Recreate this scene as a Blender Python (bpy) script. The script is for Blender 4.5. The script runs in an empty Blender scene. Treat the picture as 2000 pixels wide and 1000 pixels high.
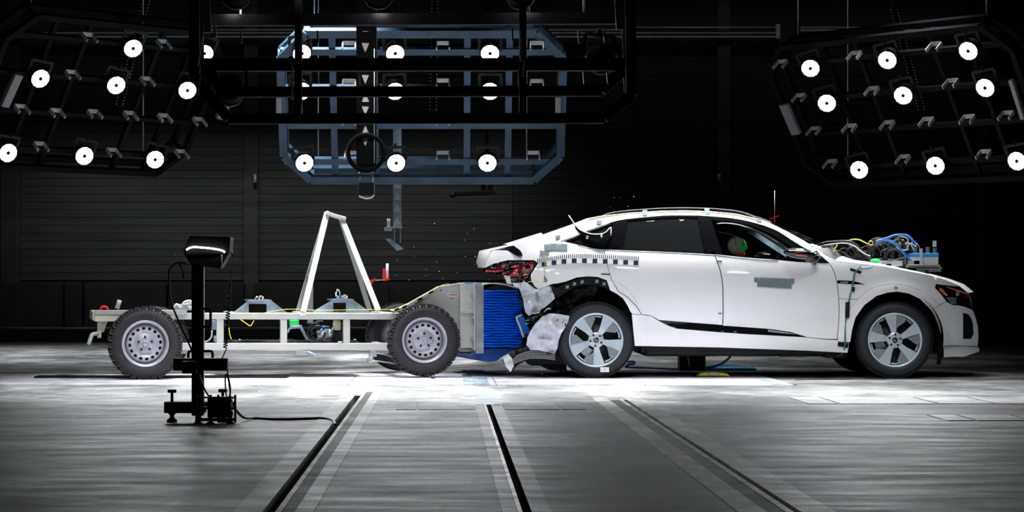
import bpy, bmesh, math, random
from mathutils import Vector, Matrix, noise
from mathutils.geometry import delaunay_2d_cdt
random.seed(7)
PI = math.pi
sc = bpy.context.scene
# ------------------------------------------------------------------ camera, world, exposure
F, D, VX, VY, H = 4560.0, 22.8, 868.0, 552.0, 0.94      # focal length in px, distance to the car's near side, vanishing point, lens height
cam = bpy.data.cameras.new('camera'); camo = bpy.data.objects.new('camera', cam); sc.collection.objects.link(camo)
camo.location = (0, -D, H); camo.rotation_euler = (PI/2, 0, 0)
cam.sensor_width = 36; cam.lens = 36*F/2000; cam.shift_x = (1000-VX)/2000; cam.shift_y = (VY-500)/2000
cam.clip_end = 200; sc.camera = camo
w = bpy.data.worlds.new('world'); sc.world = w; w.use_nodes = True
w.node_tree.nodes['Background'].inputs[0].default_value = (0.8, 0.9, 1, 1)
w.node_tree.nodes['Background'].inputs[1].default_value = 0.0015
sc.view_settings.view_transform = 'Standard'; sc.view_settings.look = 'None'
sc.view_settings.gamma = 1; sc.view_settings.exposure = 0.0; sc.view_settings.use_curve_mapping = False
LAMP_W = 66.0        # watts of each spot lamp in the tilted rigs
FRONT_W = 66.0       # watts of each lamp in the rig between the camera and the car
FILL_W = 150.0; REAR_W = 430.0; OVER_W = 230.0        # added front and rear fills, overhead floods above the track
LAMP_EMIT = 14.0

def add_light(name, kind, loc, target, power, size=0.17, angle=60, blend=0.6, parent=None, spread=None, sy=None):
    l = bpy.data.lights.new(name, kind); o = bpy.data.objects.new(name, l); sc.collection.objects.link(o)
    o.location = loc; d = Vector(target)-Vector(loc); o.rotation_euler = d.to_track_quat('-Z', 'Y').to_euler()
    l.energy = power; l.color = (0.97, 0.985, 1.0)
    if kind == 'SPOT':
        l.shadow_soft_size = size; l.spot_size = math.radians(angle); l.spot_blend = blend
    else:
        l.shape = 'RECTANGLE'; l.size = size; l.size_y = sy or size; l.spread = math.radians(spread or 120)
    return o
# floods over the car and the trolley, out of the picture, then added fills
add_light('overhead_flood', 'AREA', (2.8, .5, 4.6), (2.8, 0.5, 0), OVER_W*.5, size=4.2, sy=.8, spread=62)
add_light('overhead_flood', 'AREA', (-1.3, .5, 4.6), (-1.5, 0.5, 0), OVER_W*.5, size=2.6, sy=.8, spread=62)
add_light('front_fill', 'AREA', (3.0, -3.4, 4.8), (3.0, -2.4, 0), FILL_W*1.15, size=4.8, sy=.7, spread=66)  # unseen fill pair, added to brighten the near floor and the car side
add_light('front_fill', 'AREA', (-1.9, -3.4, 4.8), (-1.9, -2.4, 0), FILL_W, size=4.0, sy=.7, spread=66)
add_light('rear_fill', 'AREA', (-1.5, 7.5, 5.9), (-1.5, 7.5, 0), REAR_W, size=11.0, sy=6.0, spread=75)  # unseen fill, added to brighten the floor behind the trolley
add_light('wall_bounce_fill', 'AREA', (-3.4, 24.3, 3.9), (-3.4, 27.2, 1.3), 30, size=10.5, sy=0.4, spread=100)  # added light standing in for floor bounce on the lower wall
add_light('conduit_fill', 'AREA', (1.0, 26.0, 7.9), (1.0, 27.0, 5.6), 6, size=20, sy=0.2, spread=60)  # unseen light added so the conduits show up

# ------------------------------------------------------------------ helpers
def P(px, py, Y):                      # picture position and depth -> point in the hall (metres)
    k = (D+Y)/F
    return Vector(((px-VX)*k, Y, H-(py-VY)*k))
def tag(o, label=None, cat=None, group=None, kind=None):
    if label: o['label'] = label
    if cat: o['category'] = cat
    if group: o['group'] = group
    if kind: o['kind'] = kind
    return o
OFF = {}
def thing(name, loc, label, cat, group=None, rz=0):
    o = bpy.data.objects.new(name, None); sc.collection.objects.link(o)
    o.location = loc; o.rotation_euler = (0, 0, rz); o.empty_display_size = 0.1
    OFF[o] = Vector(loc) if rz == 0 else Vector((0, 0, 0))
    return tag(o, label, cat, group)
class MB:
    def __init__(s): s.v = []; s.f = []; s.flat = set()
    def add(s, vs, fs, flat=False):
        b = len(s.v); s.v += [Vector(p) for p in vs]
        for f in fs:
            if flat: s.flat.add(len(s.f))
            s.f.append([b+i for i in f])
        return s
    def box(s, c, d, m=None):
        c = Vector(c); h = Vector(d)/2
        vs = [Vector((sx*h.x, sy*h.y, sz*h.z)) for sx in (-1, 1) for sy in (-1, 1) for sz in (-1, 1)]
        if m is not None: vs = [m @ p for p in vs]
        return s.add([c+p for p in vs], [(0,1,3,2),(4,6,7,5),(0,4,5,1),(2,3,7,6),(0,2,6,4),(1,5,7,3)], True)
    def bb(s, x0, x1, y0, y1, z0, z1):
        return s.box(((x0+x1)/2, (y0+y1)/2, (z0+z1)/2), (abs(x1-x0), abs(y1-y0), abs(z1-z0)))
    def bar(s, p, q, a, b=None, up=(0, 1, 0)):          # rectangular bar: a across, b along 'up'
        p, q = Vector(p), Vector(q); b = b or a; t = (q-p).normalized(); u = Vector(up)
        if abs(t.dot(u)) > 0.95: u = Vector((1, 0, 0)) if abs(t.x) < .9 else Vector((0, 0, 1))
        n = t.cross(u).normalized(); u = n.cross(t).normalized()
        vs = [e+n*(a/2*i)+u*(b/2*j) for e in (p, q) for i, j in ((-1,-1),(1,-1),(1,1),(-1,1))]
        return s.add(vs, [(3,2,1,0),(4,5,6,7),(0,1,5,4),(1,2,6,5),(2,3,7,6),(3,0,4,7)], True)
    def ring_sweep(s, pts, rads, n=10, closed=False, cap=True):
        N = len(pts); rings = []; pu = None
        for i in range(N):
            a = pts[i-1] if (i > 0 or closed) else pts[i]; b = pts[(i+1) % N] if (i < N-1 or closed) else pts[i]
            t = (b-a); t = t.normalized() if t.length > 1e-9 else Vector((0,0,1))
            if pu is None:
                pu = Vector((0,0,1)) if abs(t.z) < .9 else Vector((1,0,0))
            u = (pu - t*pu.dot(t))
            u = u.normalized() if u.length > 1e-6 else t.orthogonal().normalized()
            pu = u; v = t.cross(u); r = rads[i] if isinstance(rads, (list, tuple)) else rads
            rings.append([pts[i]+(u*math.cos(2*PI*k/n)+v*math.sin(2*PI*k/n))*r for k in range(n)])
        b0 = len(s.v)
        for r in rings: s.v += r
        M = N if closed else N-1
        for i in range(M):
            for k in range(n):
                j = (i+1) % N
                s.f.append([b0+i*n+k, b0+i*n+(k+1) % n, b0+j*n+(k+1) % n, b0+j*n+k])
        if cap and not closed:
            s.flat.add(len(s.f)); s.f.append([b0+k for k in range(n)][::-1])
            s.flat.add(len(s.f)); s.f.append([b0+(N-1)*n+k for k in range(n)])
        return s
    def tube(s, pts, r, n=8, smooth=4, closed=False):
        pts = [Vector(p) for p in pts]
        if smooth > 1 and len(pts) > 2: pts = catmull(pts, smooth, closed)
        return s.ring_sweep(pts, r, n, closed)
    def cyl(s, p, q, r, n=20, r2=None): return s.ring_sweep([Vector(p), Vector(q)], [r, r if r2 is None else r2], n)
    def lathe(s, c, axis, prof, n=48, x=None):          # prof: (radius, distance along the axis)
        c = Vector(c); a = Vector(axis).normalized(); u = a.orthogonal().normalized() if x is None else Vector(x); v = a.cross(u)
        b0 = len(s.v)
        for r, h in prof:
            for k in range(n):
                s.v.append(c+a*h+(u*math.cos(2*PI*k/n)+v*math.sin(2*PI*k/n))*r)
        for i in range(len(prof)-1):
            for k in range(n):
                s.f.append([b0+i*n+k, b0+i*n+(k+1) % n, b0+(i+1)*n+(k+1) % n, b0+(i+1)*n+k])
        return s
    def prism(s, poly, m, d):                           # poly of 2-D points, m maps to 3-D, d the thickness vector
        n = len(poly); a = [m(*p) for p in poly]; d = Vector(d); b = [p+d for p in a]
        return s.add(a+b, [list(range(n)), list(range(2*n-1, n-1, -1))]+[[i, n+i, n+(i+1) % n, (i+1) % n] for i in range(n)], True)
    def ball(s, c, r, nu=16, nv=10, m=None):
        c = Vector(c); r = Vector(r) if not isinstance(r, (int, float)) else Vector((r, r, r)); b0 = len(s.v)
        for i in range(nv+1):
            th = PI*i/nv
            for k in range(nu):
                p = Vector((r.x*math.sin(th)*math.cos(2*PI*k/nu), r.y*math.sin(th)*math.sin(2*PI*k/nu), r.z*math.cos(th)))
                s.v.append(c+(m @ p if m is not None else p))
        for i in range(nv):
            for k in range(nu): s.f.append([b0+i*nu+k, b0+(i+1)*nu+k, b0+(i+1)*nu+(k+1) % nu, b0+i*nu+(k+1) % nu])
        return s
    def mesh(s, name, off=Vector((0,0,0)), recalc=True):
        me = bpy.data.meshes.new(name); me.from_pydata([p-off for p in s.v], [], s.f); me.validate()
        if recalc:
            bm = bmesh.new(); bm.from_mesh(me)
            bmesh.ops.remove_doubles(bm, verts=[v for v in bm.verts], dist=1e-5) if not s.flat else None
            bmesh.ops.recalc_face_normals(bm, faces=bm.faces); bm.to_mesh(me); bm.free()
        fl = s.flat
        if fl and len(me.polygons) == len(s.f):
            for i, p in enumerate(me.polygons): p.use_smooth = i not in fl
        else:
            for p in me.polygons: p.use_smooth = True
        return me
    def build(s, name, mat, parent=None, bevel=0.0, recalc=True, label=None, cat=None, group=None, kind=None):
        off = Vector((0,0,0))
        if parent is not None: off = OFF[parent]
        else:
            xs = [p.x for p in s.v]; ys = [p.y for p in s.v]; zs = [p.z for p in s.v]
            off = Vector(((min(xs)+max(xs))/2, (min(ys)+max(ys))/2, min(zs)))
        me = s.mesh(name, off, recalc); me.materials.append(mat)
        o = bpy.data.objects.new(name, me); sc.collection.objects.link(o)
        OFF[o] = off
        if parent is not None: o.parent = parent
        else: o.location = off
        if bevel:
            b = o.modifiers.new('bevel', 'BEVEL'); b.width = bevel; b.segments = 2; b.limit_method = 'ANGLE'; b.angle_limit = math.radians(40)
        return tag(o, label, cat, group, kind)
def catmull(pts, k, closed=False):
    out = []; N = len(pts); R = range(N if closed else N-1)
    g = (lambda i: pts[i % N]) if closed else (lambda i: pts[min(max(i, 0), N-1)])
    for i in R:
        a, b, c, d = g(i-1), g(i), g(i+1), g(i+2)
        for j in range(k):
            t = j/k
            out.append(0.5*((2*b)+(c-a)*t+(2*a-5*b+4*c-d)*t*t+(3*b-a-3*c+d)*t*t*t))
    if not closed: out.append(pts[-1].copy())
    return out
def c2(pts, k=5, closed=False):
    return [(p.x, p.y) for p in catmull([Vector((a, b, 0)) for a, b in pts], k, closed)]
def pip(x, y, poly):
    c = False; j = len(poly)-1
    for i in range(len(poly)):
        xi, yi = poly[i]; xj, yj = poly[j]
        if (yi > y) != (yj > y) and x < (xj-xi)*(y-yi)/(yj-yi)+xi: c = not c
        j = i
    return c
def segd(x, y, a, b):
    dx, dy = b[0]-a[0], b[1]-a[1]; L = dx*dx+dy*dy
    t = 0 if L == 0 else max(0, min(1, ((x-a[0])*dx+(y-a[1])*dy)/L))
    return math.hypot(x-a[0]-t*dx, y-a[1]-t*dy)
def resample(poly, step):
    out = []
    for i in range(len(poly)):
        a, b = poly[i], poly[(i+1) % len(poly)]; L = math.hypot(b[0]-a[0], b[1]-a[1]); n = max(1, int(L/step))
        for j in range(n): out.append((a[0]+(b[0]-a[0])*j/n, a[1]+(b[1]-a[1])*j/n))
    return out
def sheet(outline, m, step=6.0, holes=(), thick=(0, 0.02, 0), mb=None):
    """a curved panel: a 2-D outline (with holes) filled with small triangles and laid on the surface m(u, v)"""
    mb = mb or MB(); loops = [resample(outline, step)]+[resample(h, step) for h in holes]
    vs = []; ed = []
    for L in loops:
        b = len(vs); n = len(L); vs += [Vector(p) for p in L]; ed += [(b+i, b+(i+1) % n) for i in range(n)]
    xs = [p[0] for p in outline]; ys = [p[1] for p in outline]
    y = min(ys)+step/2; r = 0
    while y < max(ys):
        x = min(xs)+step/2+(r % 2)*step/2
        while x < max(xs):
            if pip(x, y, outline) and not any(pip(x, y, h) for h in holes):
                if all(segd(x, y, L[i], L[(i+1) % len(L)]) > step*.55 for L in loops for i in range(len(L)) if abs(L[i][0]-x) < 3*step and abs(L[i][1]-y) < 3*step):
                    vs.append(Vector((x, y)))
            x += step
        y += step*.87; r += 1
    ov, oe, of, _, _, _ = delaunay_2d_cdt(vs, ed, [], 0, 1e-5)
    fs = []
    for f in of:
        cx = sum(ov[i][0] for i in f)/3; cy = sum(ov[i][1] for i in f)/3
        if pip(cx, cy, outline) and not any(pip(cx, cy, h) for h in holes): fs.append(list(f))
    p3 = [m(p[0], p[1]) for p in ov]
    # keep all faces turned to -y (towards the lens) as built
    mb.add(p3, fs)
    if thick is not None:
        cnt = {}
        for f in fs:
            for i in range(3):
                e = (f[i], f[(i+1) % 3]); cnt[e] = 1
        be = [e for e in cnt if (e[1], e[0]) not in cnt]
        tv = Vector(thick); ids = {}; sv = []; sf = []
        for a, b in be:
            for q in (a, b):
                if q not in ids: ids[q] = len(sv); sv += [p3[q], p3[q]+tv]
            sf.append((ids[b], ids[a], ids[a]+1, ids[b]+1))
        mb.add(sv, sf, True)
    return mb
def across(st, m=None, n=12, mb=None, yc=None, crown=2.0):
    """loft over the car's width: every station is (edge point, centre point); the other half is mirrored about the centre plane"""
    mb = mb or MB(); N = 2*n+1; b0 = len(mb.v)
    for E, C in st:
        for k in range(N):
            t = k/n; s = t if t <= 1 else 2-t; q = 1-(1-s)**crown
            x = E.x+(C.x-E.x)*q; z = E.z+(C.z-E.z)*q; y = E.y+(yc-E.y)*t
            mb.v.append(Vector((x, y, z)))
    for i in range(len(st)-1):
        for k in range(N-1): mb.f.append([b0+i*N+k, b0+i*N+k+1, b0+(i+1)*N+k+1, b0+(i+1)*N+k])
    return mb
def mirror_mb(mb, yc):
    o = MB(); o.v = [Vector((p.x, 2*yc-p.y, p.z)) for p in mb.v]; o.f = [f[::-1] for f in mb.f]; o.flat = set(mb.flat); return o

# ------------------------------------------------------------------ materials
def mat(name, col, rough=.5, metal=0.0, var=0.12, scale=6.0, bump=0.0, bscale=40.0, coat=0.0, stretch=(1,1,1), spec=0.5, emit=None, estr=0.0):
    m = bpy.data.materials.new(name); m.use_nodes = True; nt = m.node_tree; b = nt.nodes['Principled BSDF']
    b.inputs['Roughness'].default_value = rough; b.inputs['Metallic'].default_value = metal
    b.inputs['Coat Weight'].default_value = coat; b.inputs['Coat Roughness'].default_value = 0.06
    b.inputs['Specular IOR Level'].default_value = spec
    tc = nt.nodes.new('ShaderNodeTexCoord'); mp = nt.nodes.new('ShaderNodeMapping'); mp.inputs['Scale'].default_value = stretch
    nt.links.new(tc.outputs['Object'], mp.inputs[0])
    nz = nt.nodes.new('ShaderNodeTexNoise'); nz.inputs['Scale'].default_value = scale; nz.inputs['Detail'].default_value = 5
    nt.links.new(mp.outputs[0], nz.inputs['Vector'])
    cr = nt.nodes.new('ShaderNodeValToRGB'); cr.color_ramp.elements[0].position = .3; cr.color_ramp.elements[1].position = .7
    cr.color_ramp.elements[0].color = tuple(c*(1-var) for c in col)+(1,); cr.color_ramp.elements[1].color = tuple(min(1, c*(1+var)) for c in col)+(1,)
    nt.links.new(nz.outputs[0], cr.inputs[0]); nt.links.new(cr.outputs[0], b.inputs['Base Color'])
    if bump:
        n2 = nt.nodes.new('ShaderNodeTexNoise'); n2.inputs['Scale'].default_value = bscale; n2.inputs['Detail'].default_value = 3
        nt.links.new(mp.outputs[0], n2.inputs['Vector']); bp = nt.nodes.new('ShaderNodeBump'); bp.inputs['Strength'].default_value = bump
        bp.inputs['Distance'].default_value = 0.01; nt.links.new(n2.outputs[0], bp.inputs['Height']); nt.links.new(bp.outputs[0], b.inputs['Normal'])
    if emit:
        b.inputs['Emission Color'].default_value = emit+(1,); b.inputs['Emission Strength'].default_value = estr
    return m
def glass(name, tint, gl=0.12, rough=0.02, refl_grey=0.0):
    m = bpy.data.materials.new(name); m.use_nodes = True; nt = m.node_tree; nt.nodes.clear()
    o = nt.nodes.new('ShaderNodeOutputMaterial'); mx = nt.nodes.new('ShaderNodeMixShader'); t = nt.nodes.new('ShaderNodeBsdfTransparent')
    g = nt.nodes.new('ShaderNodeBsdfGlossy'); t.inputs[0].default_value = tint+(1,); g.inputs['Roughness'].default_value = rough
    lw = nt.nodes.new('ShaderNodeLayerWeight'); lw.inputs[0].default_value = gl
    src = t.outputs[0]
    if refl_grey:        # flat grey mixed into the tinted panes in place of a reflection
        df = nt.nodes.new('ShaderNodeBsdfDiffuse'); df.inputs[0].default_value = (.11,.115,.12,1); m2 = nt.nodes.new('ShaderNodeMixShader'); m2.inputs[0].default_value = refl_grey
        nt.links.new(t.outputs[0], m2.inputs[1]); nt.links.new(df.outputs[0], m2.inputs[2]); src = m2.outputs[0]
    nt.links.new(lw.outputs['Fresnel'], mx.inputs[0]); nt.links.new(src, mx.inputs[1]); nt.links.new(g.outputs[0], mx.inputs[2]); nt.links.new(mx.outputs[0], o.inputs[0])
    return m
M = dict(
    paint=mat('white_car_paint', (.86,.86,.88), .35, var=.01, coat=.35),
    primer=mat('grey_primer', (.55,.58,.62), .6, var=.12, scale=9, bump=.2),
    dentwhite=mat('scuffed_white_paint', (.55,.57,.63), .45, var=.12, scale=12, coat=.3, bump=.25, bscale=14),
    black=mat('black_plastic', (.006,.006,.007), .55, var=.2, spec=.25),
    railgrey=mat('dark_grey_rail', (.05,.05,.052), .4, .5, var=.1),
    satin=mat('satin_black_trim', (.002,.002,.003), .5, var=.1, spec=.01),
    gloss=mat('gloss_black', (.004,.004,.005), .15, var=.1, coat=.6),
    interior=mat('interior_cloth', (.010,.010,.012), .85, var=.2, bump=.2),
    tire=mat('car_tyre_rubber', (.010,.014,.019), .62, var=.18, scale=14, bump=.25, bscale=60),
    tire2=mat('off_road_tyre_rubber', (.017,.016,.020), .68, var=.3, scale=10, bump=.4, bscale=50),
    alloy=mat('silver_alloy', (.52,.60,.66), .38, .35, var=.05, coat=.3),
    steelwheel=mat('silver_steel_wheel', (.46,.45,.51), .42, .35, var=.10, scale=9),
    hubdark=mat('dark_brake', (.03,.03,.032), .5, .6, var=.3),
    chrome=mat('bright_metal', (.7,.7,.72), .2, 1.0, var=.05),
    steel=mat('bare_steel', (.42,.45,.47), .4, .85, var=.2, scale=8),
    zinc=mat('blue_grey_zinc_steel', (.30,.40,.50), .45, .5, var=.45, scale=7),
    cart=mat('grey_white_painted_steel', (.57,.575,.54), .5, var=.06, scale=5, bump=.05),
    cream=mat('cream_painted_steel', (.72,.72,.60), .5, var=.06),
    cart2=mat('grey_painted_plate', (.47,.48,.47), .45, var=.08, scale=7),
    blue=mat('blue_aluminium_honeycomb', (.006,.17,.82), .45, .25, var=.28, scale=16, bump=.3, bscale=26, stretch=(1,1,5)),
    darkblue=mat('dark_blue_sheet', (.006,.06,.30), .45, .2, var=.25, scale=10),
    rackblue=mat('blue_grey_rig_tube', (.035,.085,.14), .55, .0, var=.3, scale=4),
    rackblack=mat('black_rig_tube', (.004,.004,.005), .7, var=.2, spec=.08),
    bracket=mat('galvanised_bracket', (.40,.40,.40), .5, .3, var=.15),
    boxgrey=mat('grey_control_box', (.26,.26,.27), .5, var=.1),
    yellow=mat('yellow_plastic', (.70,.66,.03), .5, var=.1),
    lime=mat('yellow_green_cable', (.55,.60,.12), .5, var=.1),
    green=mat('bright_green_plastic', (.02,.62,.10), .45, var=.12),
    teal=mat('green_cable', (.03,.22,.14), .5, var=.1),
    bluecab=mat('blue_hose', (.02,.16,.58), .4, var=.15),
    bluebar=mat('blue_floor_bar', (.05,.30,.62), .45, var=.1),
    red=mat('red_paint', (.62,.02,.02), .4, var=.1),
    redlens=mat('red_lens', (.14,.001,.005), .12, var=.4, scale=22, coat=1),
    redglow=mat('red_light_strip', (.7,.02,.03), .2, var=.2, coat=1),
    orange=mat('amber_lens', (.85,.26,.14), .25, var=.12, coat=1),
    tape=mat('grey_cloth_tape', (.15,.20,.22), .75, var=.06, scale=30, bump=.1),
    blacktape=mat('black_tape', (.004,.004,.005), .7, spec=.2, var=.1),
    whitetape=mat('white_marker_tape', (.78,.77,.84), .6, var=.02),
    paper=mat('white_label', (.8,.8,.8), .6, var=.02),
    ink=mat('black_ink', (.003,.003,.003), .7, var=.05), redink=mat('red_ink', (.6,.03,.03), .6, var=.05),
    beige=mat('beige_foam_rod', (.55,.50,.30), .7, var=.15), tan=mat('tan_skin_vinyl', (.42,.41,.33), .6, var=.08),
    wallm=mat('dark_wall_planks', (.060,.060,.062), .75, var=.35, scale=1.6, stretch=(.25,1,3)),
    wallb=mat('black_paint_and_wall_shade', (.028,.028,.030), .8, var=.3, scale=2),
    pipe=mat('grey_conduit', (.62,.63,.65), .5, .3, var=.15),
    ceil=mat('black_ceiling', (.01,.01,.01), .9, var=.2),
    tank=mat('cream_tank', (.62,.60,.36), .45, var=.12),
    mast=mat('pale_inner_plate', (.85,.85,.82), .6, var=.2),
    cabble=mat('black_cable', (.010,.010,.011), .45, var=.1), whitecab=mat('white_cable', (.7,.7,.7), .5, var=.05),
    winglass=glass('clear_glass', (.88,.92,.90), .08), tint=glass('tinted_glass', (.045,.05,.055), .14, refl_grey=.09),
    leds=mat('white_led_strip', (1,1,1), .4, var=.0, emit=(1,1,1), estr=9), lens=mat('lamp_lens', (1,1,1), .4, var=0, emit=(1,1,1), estr=LAMP_EMIT),
    lens_body=mat('lamp_housing', (.008,.008,.009), .6, var=.1, spec=.15),
)
def concrete(name, base, streak=1.0, rough=.45, dark=.35, steel=0.0, s=1.0, zones=None):
    """worn hall floor: long grey smears across the track, lighter dust, fine grit"""
    m = bpy.data.materials.new(name); m.use_nodes = True; nt = m.node_tree; b = nt.nodes['Principled BSDF']; L = nt.links.new
    tc = nt.nodes.new('ShaderNodeTexCoord')
    def nz(scale, st, det=6, rg=.6):
        mp = nt.nodes.new('ShaderNodeMapping'); mp.inputs['Scale'].default_value = st; L(tc.outputs['Object'], mp.inputs[0])
        n = nt.nodes.new('ShaderNodeTexNoise'); n.inputs['Scale'].default_value = scale; n.inputs['Detail'].default_value = det; n.inputs['Roughness'].default_value = rg
        L(mp.outputs[0], n.inputs['Vector']); return n.outputs[0]
    def ramp(src, p0, p1, c0, c1):
        r = nt.nodes.new('ShaderNodeValToRGB'); r.color_ramp.elements[0].position = p0; r.color_ramp.elements[1].position = p1
        r.color_ramp.elements[0].color = (c0,c0,c0,1); r.color_ramp.elements[1].color = (c1,c1,c1,1); L(src, r.inputs[0]); return r.outputs[0]
    def mul(a, c):
        x = nt.nodes.new('ShaderNodeMix'); x.data_type = 'RGBA'; x.blend_type = 'MULTIPLY'; x.inputs[0].default_value = 1
        L(a, x.inputs[6]); L(c, x.inputs[7]); return x.outputs[2]
    a = ramp(nz(1.3*s, (1,.6,1), 8, .7), .36, .64, dark, 1.45)      # broad smears
    c = ramp(nz(5*s, (.8,.8,1), 8, .7), .35, .65, .62, 1.15)
    d = ramp(nz(26*s, (.7,.4,1), 5, .7), .3, .7, .82, 1.1)
    col = nt.nodes.new('ShaderNodeRGB'); col.outputs[0].default_value = tuple(base)+(1,)
    out = mul(mul(mul(col.outputs[0], a), c), d)
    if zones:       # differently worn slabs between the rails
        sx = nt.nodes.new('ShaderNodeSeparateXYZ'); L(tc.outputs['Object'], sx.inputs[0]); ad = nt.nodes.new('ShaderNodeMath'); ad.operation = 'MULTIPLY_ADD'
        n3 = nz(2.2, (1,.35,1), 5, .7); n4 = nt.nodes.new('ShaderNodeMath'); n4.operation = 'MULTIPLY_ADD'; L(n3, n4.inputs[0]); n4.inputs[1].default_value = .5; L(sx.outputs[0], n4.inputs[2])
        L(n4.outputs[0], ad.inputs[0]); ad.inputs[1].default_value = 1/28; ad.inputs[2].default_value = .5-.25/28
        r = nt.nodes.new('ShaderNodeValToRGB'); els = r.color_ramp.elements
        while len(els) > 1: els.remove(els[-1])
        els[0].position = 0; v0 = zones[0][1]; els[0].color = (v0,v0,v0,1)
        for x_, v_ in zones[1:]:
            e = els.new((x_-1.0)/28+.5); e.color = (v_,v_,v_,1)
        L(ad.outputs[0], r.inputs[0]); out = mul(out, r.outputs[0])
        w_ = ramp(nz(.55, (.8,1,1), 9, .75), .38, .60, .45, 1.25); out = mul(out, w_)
    L(out, b.inputs['Base Color'])
    b.inputs['Specular IOR Level'].default_value = .3
    L(ramp(nz(3, (.5,1.5,1)), .3, .7, rough-.05, rough+.15), b.inputs['Roughness']); b.inputs['Metallic'].default_value = steel
    bp = nt.nodes.new('ShaderNodeBump'); bp.inputs['Strength'].default_value = .12; bp.inputs['Distance'].default_value = .01
    L(nz(40, (1,1,1)), bp.inputs['Height']); L(bp.outputs[0], b.inputs['Normal'])
    return m
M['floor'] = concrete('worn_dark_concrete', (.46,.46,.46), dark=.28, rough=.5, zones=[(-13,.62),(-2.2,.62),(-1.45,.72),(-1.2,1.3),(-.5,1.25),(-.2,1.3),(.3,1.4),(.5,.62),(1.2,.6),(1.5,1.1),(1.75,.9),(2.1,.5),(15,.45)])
M['strip'] = concrete('pale_worn_rail_strip', (.58,.58,.56), dark=.35, s=2)
M['plate'] = concrete('pale_steel_plate', (.50,.49,.55), dark=.75, rough=.5)
M['plate2'] = concrete('grey_cover_plate', (.42,.43,.43), dark=.7, rough=.45)
M['rubber'] = concrete('dark_rubber_filler', (.05,.05,.052), dark=.7, rough=.6)
M['bluesteel'] = concrete('blue_grey_rail_steel', (.30,.38,.42), dark=.6, rough=.35, s=2)

# ------------------------------------------------------------------ the hall
def struct(name, mb, m, label=None): o = mb.build(name, m); o['kind'] = 'structure'; o['label'] = label or name; return o
# floor: the slots of the towing rails are open channels between slabs
slots = [(-0.745, -0.690, -16.5, P(0, 773, 0).y), (0.318, 0.356, -16.5, 0), (1.425, 1.460, -16.5, 0)]
def ydist(py): return H*F/(py-VY)-D
ends = [ydist(773), ydist(792), ydist(781)]
mb = MB(); X0, X1, Y0, Y1 = -13.0, 15.0, -24.0, 27.4
xs = [X0]; 
for i, (a, b_, _, _) in enumerate(slots): xs += [a, b_]
xs.append(X1)
for i in range(len(xs)-1):
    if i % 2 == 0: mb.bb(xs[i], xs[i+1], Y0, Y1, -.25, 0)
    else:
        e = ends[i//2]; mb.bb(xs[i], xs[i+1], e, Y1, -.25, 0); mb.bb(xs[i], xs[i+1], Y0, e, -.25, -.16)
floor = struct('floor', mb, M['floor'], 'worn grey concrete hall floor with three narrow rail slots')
OFF[floor] = Vector(floor.location)
def flat(name, x0, x1, y0, y1, m, z=.004, z0=-.05, parent=floor, label=None):
    return MB().bb(x0, x1, y0, y1, z0, z).build(name, m, parent, label=label)
# strips beside the slots: steel edges, rubber filler, worn pale concrete
flat('rail_edge', -.690, -.666, Y0+1, ends[0]+.6, M['strip'], .006)
flat('rubber_filler', -.666, -.612, Y0+1, ends[0]+.6, M['rubber'], .003)
flat('rail_strip', -.612, -.535, Y0+1, ydist(756), M['strip'], .003)
flat('rail_strip', -.865, -.745, Y0+1, ydist(756), M['strip'], .003)
flat('rail_edge', .300, .318, Y0+1, ends[1], M['bluesteel'], .008)
flat('rail_strip', .236, .300, Y0+1, ydist(756), M['strip'], .004)
flat('rail_edge', .356, .372, Y0+1, ends[1], M['plate2'], .007)
flat('rail_strip', .372, .440, Y0+1, ydist(790), M['strip'], .003)
flat('rubber_filler', 1.318, 1.392, Y0+1, ends[2]-.1, M['rubber'], .003)
flat('rail_edge', 1.392, 1.425, Y0+1, ends[2], M['strip'], .006)
flat('rail_strip', 1.20, 1.318, Y0+1, ydist(756), M['strip'], .003)
flat('rail_strip', 1.460, 1.60, Y0+1, ydist(760), M['strip'], .003)
# joined plates over the filled far part of the slots
y = ends[1]
for k in range(6):
    flat('cover_plate', .25, .43, y+.01, y+.42, M['bluesteel'], .007); y += .44
    if y > ydist(756): break
# pale steel running plates under the vehicles, edge towards the lens at a straight joint
ya = ydist(753); yb = 3.4
px0 = -10.4
for i in range(10):
    a = px0+i*1.36; b_ = a+1.352
    if a < .28 < b_ or a < .1 < b_:
        pass
    flat('steel_plate', a, min(b_, 3.23), ya, ya+.62, M['plate'], .005)
    flat('steel_plate', a, min(b_, 3.23), ya+.628, yb-2.2, M['plate'], .005)
for k, (u0, u1) in enumerate(((.18,.26),(.265,.33),(.335,.42))):
    for j in range(6): flat('rail_cover', u0, u1-.004, ya+.02+j*.62, ya+.62+j*.62-.012, M['bluesteel'], .010+.002*(k == 1))
# row of cover plates on the right, a long one in the middle, a small one at the right edge
y0_, y1_ = ydist(789), ydist(776.5)
for a, b_ in ((2.82,3.06),(3.07,3.83),(3.84,4.27),(4.28,4.75),(4.76,5.4)): flat('cover_plate', a, b_-.012, y0_, y1_, M['plate2'], .004)
y0_, y1_ = ydist(800.5), ydist(786)
for a, b_ in ((-.36,-.20),(-.19,.235),(.45,.86),(.87,1.06)): flat('cover_plate', a, b_-.01, y0_, y1_, M['floor'], .004)
y0_, y1_ = ydist(822), ydist(811)
for a, b_ in ((3.42,3.62),(3.63,4.0),(4.01,4.6)): flat('cover_plate', a, b_-.01, y0_, y1_, M['plate2'], .005)
flat('cover_plate', 3.02, 3.12, ya+.1, ya+1.3, M['bluesteel'], .007)
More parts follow.
